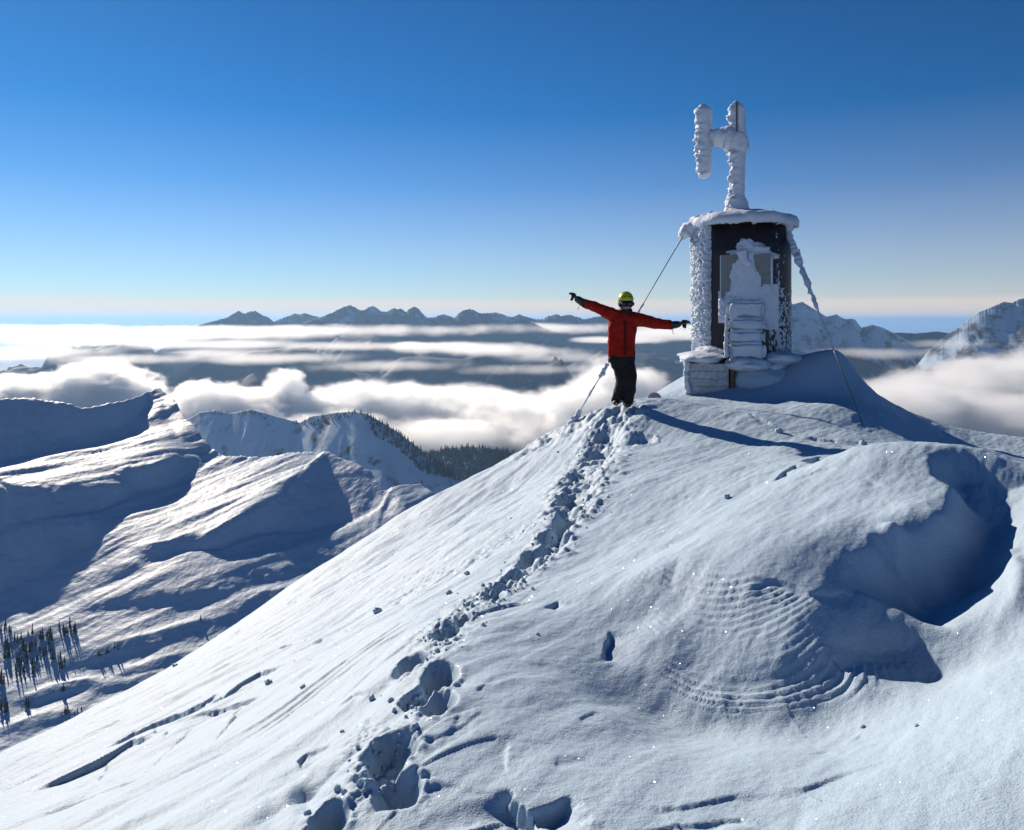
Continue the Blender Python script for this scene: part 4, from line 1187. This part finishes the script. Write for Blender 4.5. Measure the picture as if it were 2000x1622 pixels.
bpy.context.view_layer.update()
def pick(px, py, obs):
    d = P(px, py, 1.0).normalized(); best = None
    for o in obs:
        ok, loc, nor, _ = o.ray_cast((0, 0, 0), d)
        if ok and (best is None or loc.length < best.length): best = loc.copy()
    return best
def build_trees():
    r = random.Random(3)
    spots = []
    def cluster(poly, n, h0, h1, where):
        xs = [p[0] for p in poly]; ys = [p[1] for p in poly]; k = 0
        while k < n:
            x, y = r.uniform(min(xs), max(xs)), r.uniform(min(ys), max(ys))
            if in_poly(np.array([x]), np.array([y]), poly)[0]: spots.append((x, y, r.uniform(h0, h1), where)); k += 1
    cluster([(0,1222),(36,1222),(36,1232),(0,1240)], 7, 12, 20, 'in the small row at the top left of the wood')
    cluster([(112,1222),(148,1222),(148,1240),(112,1246)], 9, 13, 24, 'on the upper right edge of the wood')
    cluster([(60,1232),(112,1228),(108,1252),(40,1272),(8,1290),(8,1262)], 20, 13, 26, 'in the upper part of the wood')
    cluster([(8,1275),(60,1262),(125,1250),(120,1290),(70,1300),(10,1310)], 26, 14, 26, 'in the dense middle of the wood')
    cluster([(0,1330),(14,1330),(16,1390),(0,1400)], 10, 16, 30, 'in the tight clump at the very left border')
    cluster([(28,1300),(75,1300),(70,1335),(30,1330)], 6, 14, 26, 'standing below the wood')
    cluster([(108,1290),(128,1290),(126,1310),(108,1312)], 5, 12, 20, 'just below the right edge of the wood')
    cluster([(180,1278),(235,1262),(236,1270),(184,1290)], 9, 7, 13, 'in the sparse line right of the wood')
    cluster([(116,1390),(168,1382),(166,1396),(118,1400)], 11, 8, 16, 'in the low line near the snow edge')
    cluster([(40,1376),(62,1370),(60,1385),(40,1390)], 4, 14, 24, 'between the border clump and the low line')
    spots.extend([(392,1213,15,'alone on the open slope left of the snow edge'), (121,1352,14,'of the pair below the wood'), (124,1350,18,'of the pair below the wood'), (56,1378,20,'between the border clump and the low line'), (190,1385,7,'nearest the snow edge, tiny')])
    ORD = ['first', 'second', 'third', 'fourth', 'fifth', 'sixth', 'seventh', 'eighth', 'ninth', 'tenth', 'eleventh', 'twelfth', 'thirteenth', 'fourteenth', 'fifteenth', 'sixteenth', 'seventeenth', 'eighteenth', 'nineteenth', 'twentieth', 'twenty-first', 'twenty-second', 'twenty-third', 'twenty-fourth', 'twenty-fifth', 'twenty-sixth', 'twenty-seventh']
    spots = [(x, y, h, w, pick(x, y, [snow_ground, mountain])) for x, y, h, w in spots]
    spots = sorted((q for q in spots if q[4] is not None and q[4].y > 100), key=lambda q: q[0])
    count = {}
    for x, y, h, where, p in spots:
        o = bpy.data.objects.new('conifer_tree', TM[r.randrange(5)]); COL.objects.link(o)
        H_ = h / F * p.y
        o.location = p - Vector((0, 0, 0.4)); w = H_ * r.uniform(0.8, 1.25); o.scale = (w, w, H_); o.rotation_euler = (0, 0, r.uniform(0, 6))
        k = count.get(where, 0); count[where] = k + 1
        many = sum(q[3] == where for q in spots) > 1
        props(o, (ORD[k] + ' conifer from the left ' if many else 'slim dark conifer ') + where, 'tree', 'conifers on the far slope')
    # uncountable forest on the ridges behind
    V = []; Q = []
    ridges = [o for o in bpy.data.objects if o.name.startswith(('hill_ridge', 'forest_ridge'))]
    def forest(poly, count, hm):
        xs = [p[0] for p in poly]; ys = [p[1] for p in poly]; k = 0
        while k < count:
            k += 1
            x, y = r.uniform(min(xs), max(xs)), r.uniform(min(ys), max(ys))
            if not in_poly(np.array([x]), np.array([y]), poly)[0]: continue
            p = pick(x, y, ridges + [snow_ground, mountain])
            if p is None or p.y < 2000: continue
            h = hm * r.uniform(0.6, 1.3); w = h * 0.17; b = len(V)
            for a in range(5): V.append((p.x + w * math.cos(a * 1.2566), p.y + w * math.sin(a * 1.2566), p.z - 2 + (h * 0.08)))
            V.append((p.x, p.y, p.z + h))
            Q.extend([[b + a, b + (a + 1) % 5, b + 5] for a in range(5)])
    forest([(700,805),(760,828),(850,886),(905,935),(830,930),(780,880),(730,850)], 1500, 17)
    forest([(560,822),(700,803),(690,815),(600,835)], 200, 12)
    forest([(400,803),(500,798),(590,826),(580,834),(480,812),(400,812)], 160, 11)
    forest([(830,882),(920,868),(1010,880),(1060,900),(960,960),(860,930)], 2600, 20)
    props(mesh_obj('forest', V, Q, M_tree, None, False), 'dark conifer forest on the ridges behind the mountain', 'forest', None, 'stuff')
build_trees()

# ------------------------------------------------------------------ clods and crumbs of snow
def build_clods():
    bpy.context.view_layer.update()
    CL = [(738,1196,7,'snow clod alone on the smooth flank left of the track'), (877,1160,5,'snow clod on the flank just left of the track'), (912,1122,5,'snow clod at the lower edge of the pitted patch'),
          (342,1302,4,'tiny snow clod on the skyline of the flank above the small trees'), (1420,973,6,'snow clod at the left foot of the big drift'), (592,1343,5,'snow clod right of the upper crack on the flank'),
          (525,1335,6,'snow clod lying along the broken crack'), (600,1590,6,'snow clod beside the lowest boot print'), (668,1430,4,'snow clod left of the deepest boot prints'), (1050,1240,3,'tiny snow clod right of the track bend'),
          (1522,845,7,'snow clod in the lit strip below the hut'), (1685,868,6,'snow clod by the edge of the hut shadow'), (1045,858,16,'rounded snow block at the edge left of the track top'), (1685,1421,4,'tiny clod below the layered bowl, left one'), (1790,1419,4,'tiny clod below the layered bowl, right one')]
    for k, (x, y, r_, lab) in enumerate(CL):
        p = pick(x, y, [snow_ground])
        if p is None: continue
        r = r_ / F * p.y
        o = lump('snow_clod', (0, 0, 0), (r * 1.3, r, r * 0.9), M_snow, None, 0.5, 3.0, k * 3.1, 3)
        o.location = p + Vector((0, 0, r * 0.4)); o.rotation_euler = (0, 0, k)
        props(o, lab, 'snow clod', 'loose clods on the snow')
    r = random.Random(5)
    tr = [(700,1560),(745,1480),(790,1400),(830,1340),(860,1260),(900,1215),(960,1170),(1010,1135),(1060,1085),(1100,1030),(1125,970),(1150,915),(1180,850),(1205,805)]
    V = []; Q = []
    bm = bmesh.new(); bmesh.ops.create_icosphere(bm, subdivisions=1, radius=1.0)
    bv = [v.co.copy() for v in bm.verts]; bm.verts.index_update(); bf = [[v.index for v in f.verts] for f in bm.faces]; bm.free()
    for _ in range(260):
        k = r.randrange(len(tr) - 1); t = r.random()
        sp = 26 if k < 8 else 40
        x = tr[k][0] + (tr[k + 1][0] - tr[k][0]) * t + r.gauss(-6, sp); y = tr[k][1] + (tr[k + 1][1] - tr[k][1]) * t + r.gauss(0, sp * 0.6)
        p = pick(x, y, [snow_ground])
        if p is None: continue
        s_ = abs(r.gauss(0, 1)) * 0.007 + 0.004
        b = len(V); m = Matrix.Rotation(r.uniform(0, 6), 3, 'Z') @ Matrix.Rotation(r.uniform(0, 6), 3, 'X')
        for v in bv: V.append(tuple(p + m @ Vector((v.x * s_ * r.uniform(.7, 1.4), v.y * s_ * r.uniform(.7, 1.3), v.z * s_ * r.uniform(.7, 1.2))) + Vector((0, 0, s_ * 0.4))))
        Q.extend([[b + i for i in f] for f in bf])
    props(mesh_obj('snow_crumbs', V, Q, M_snow, None, False), 'loose crumbs of snow kicked out along the track', 'snow', None, 'stuff')
build_clods()
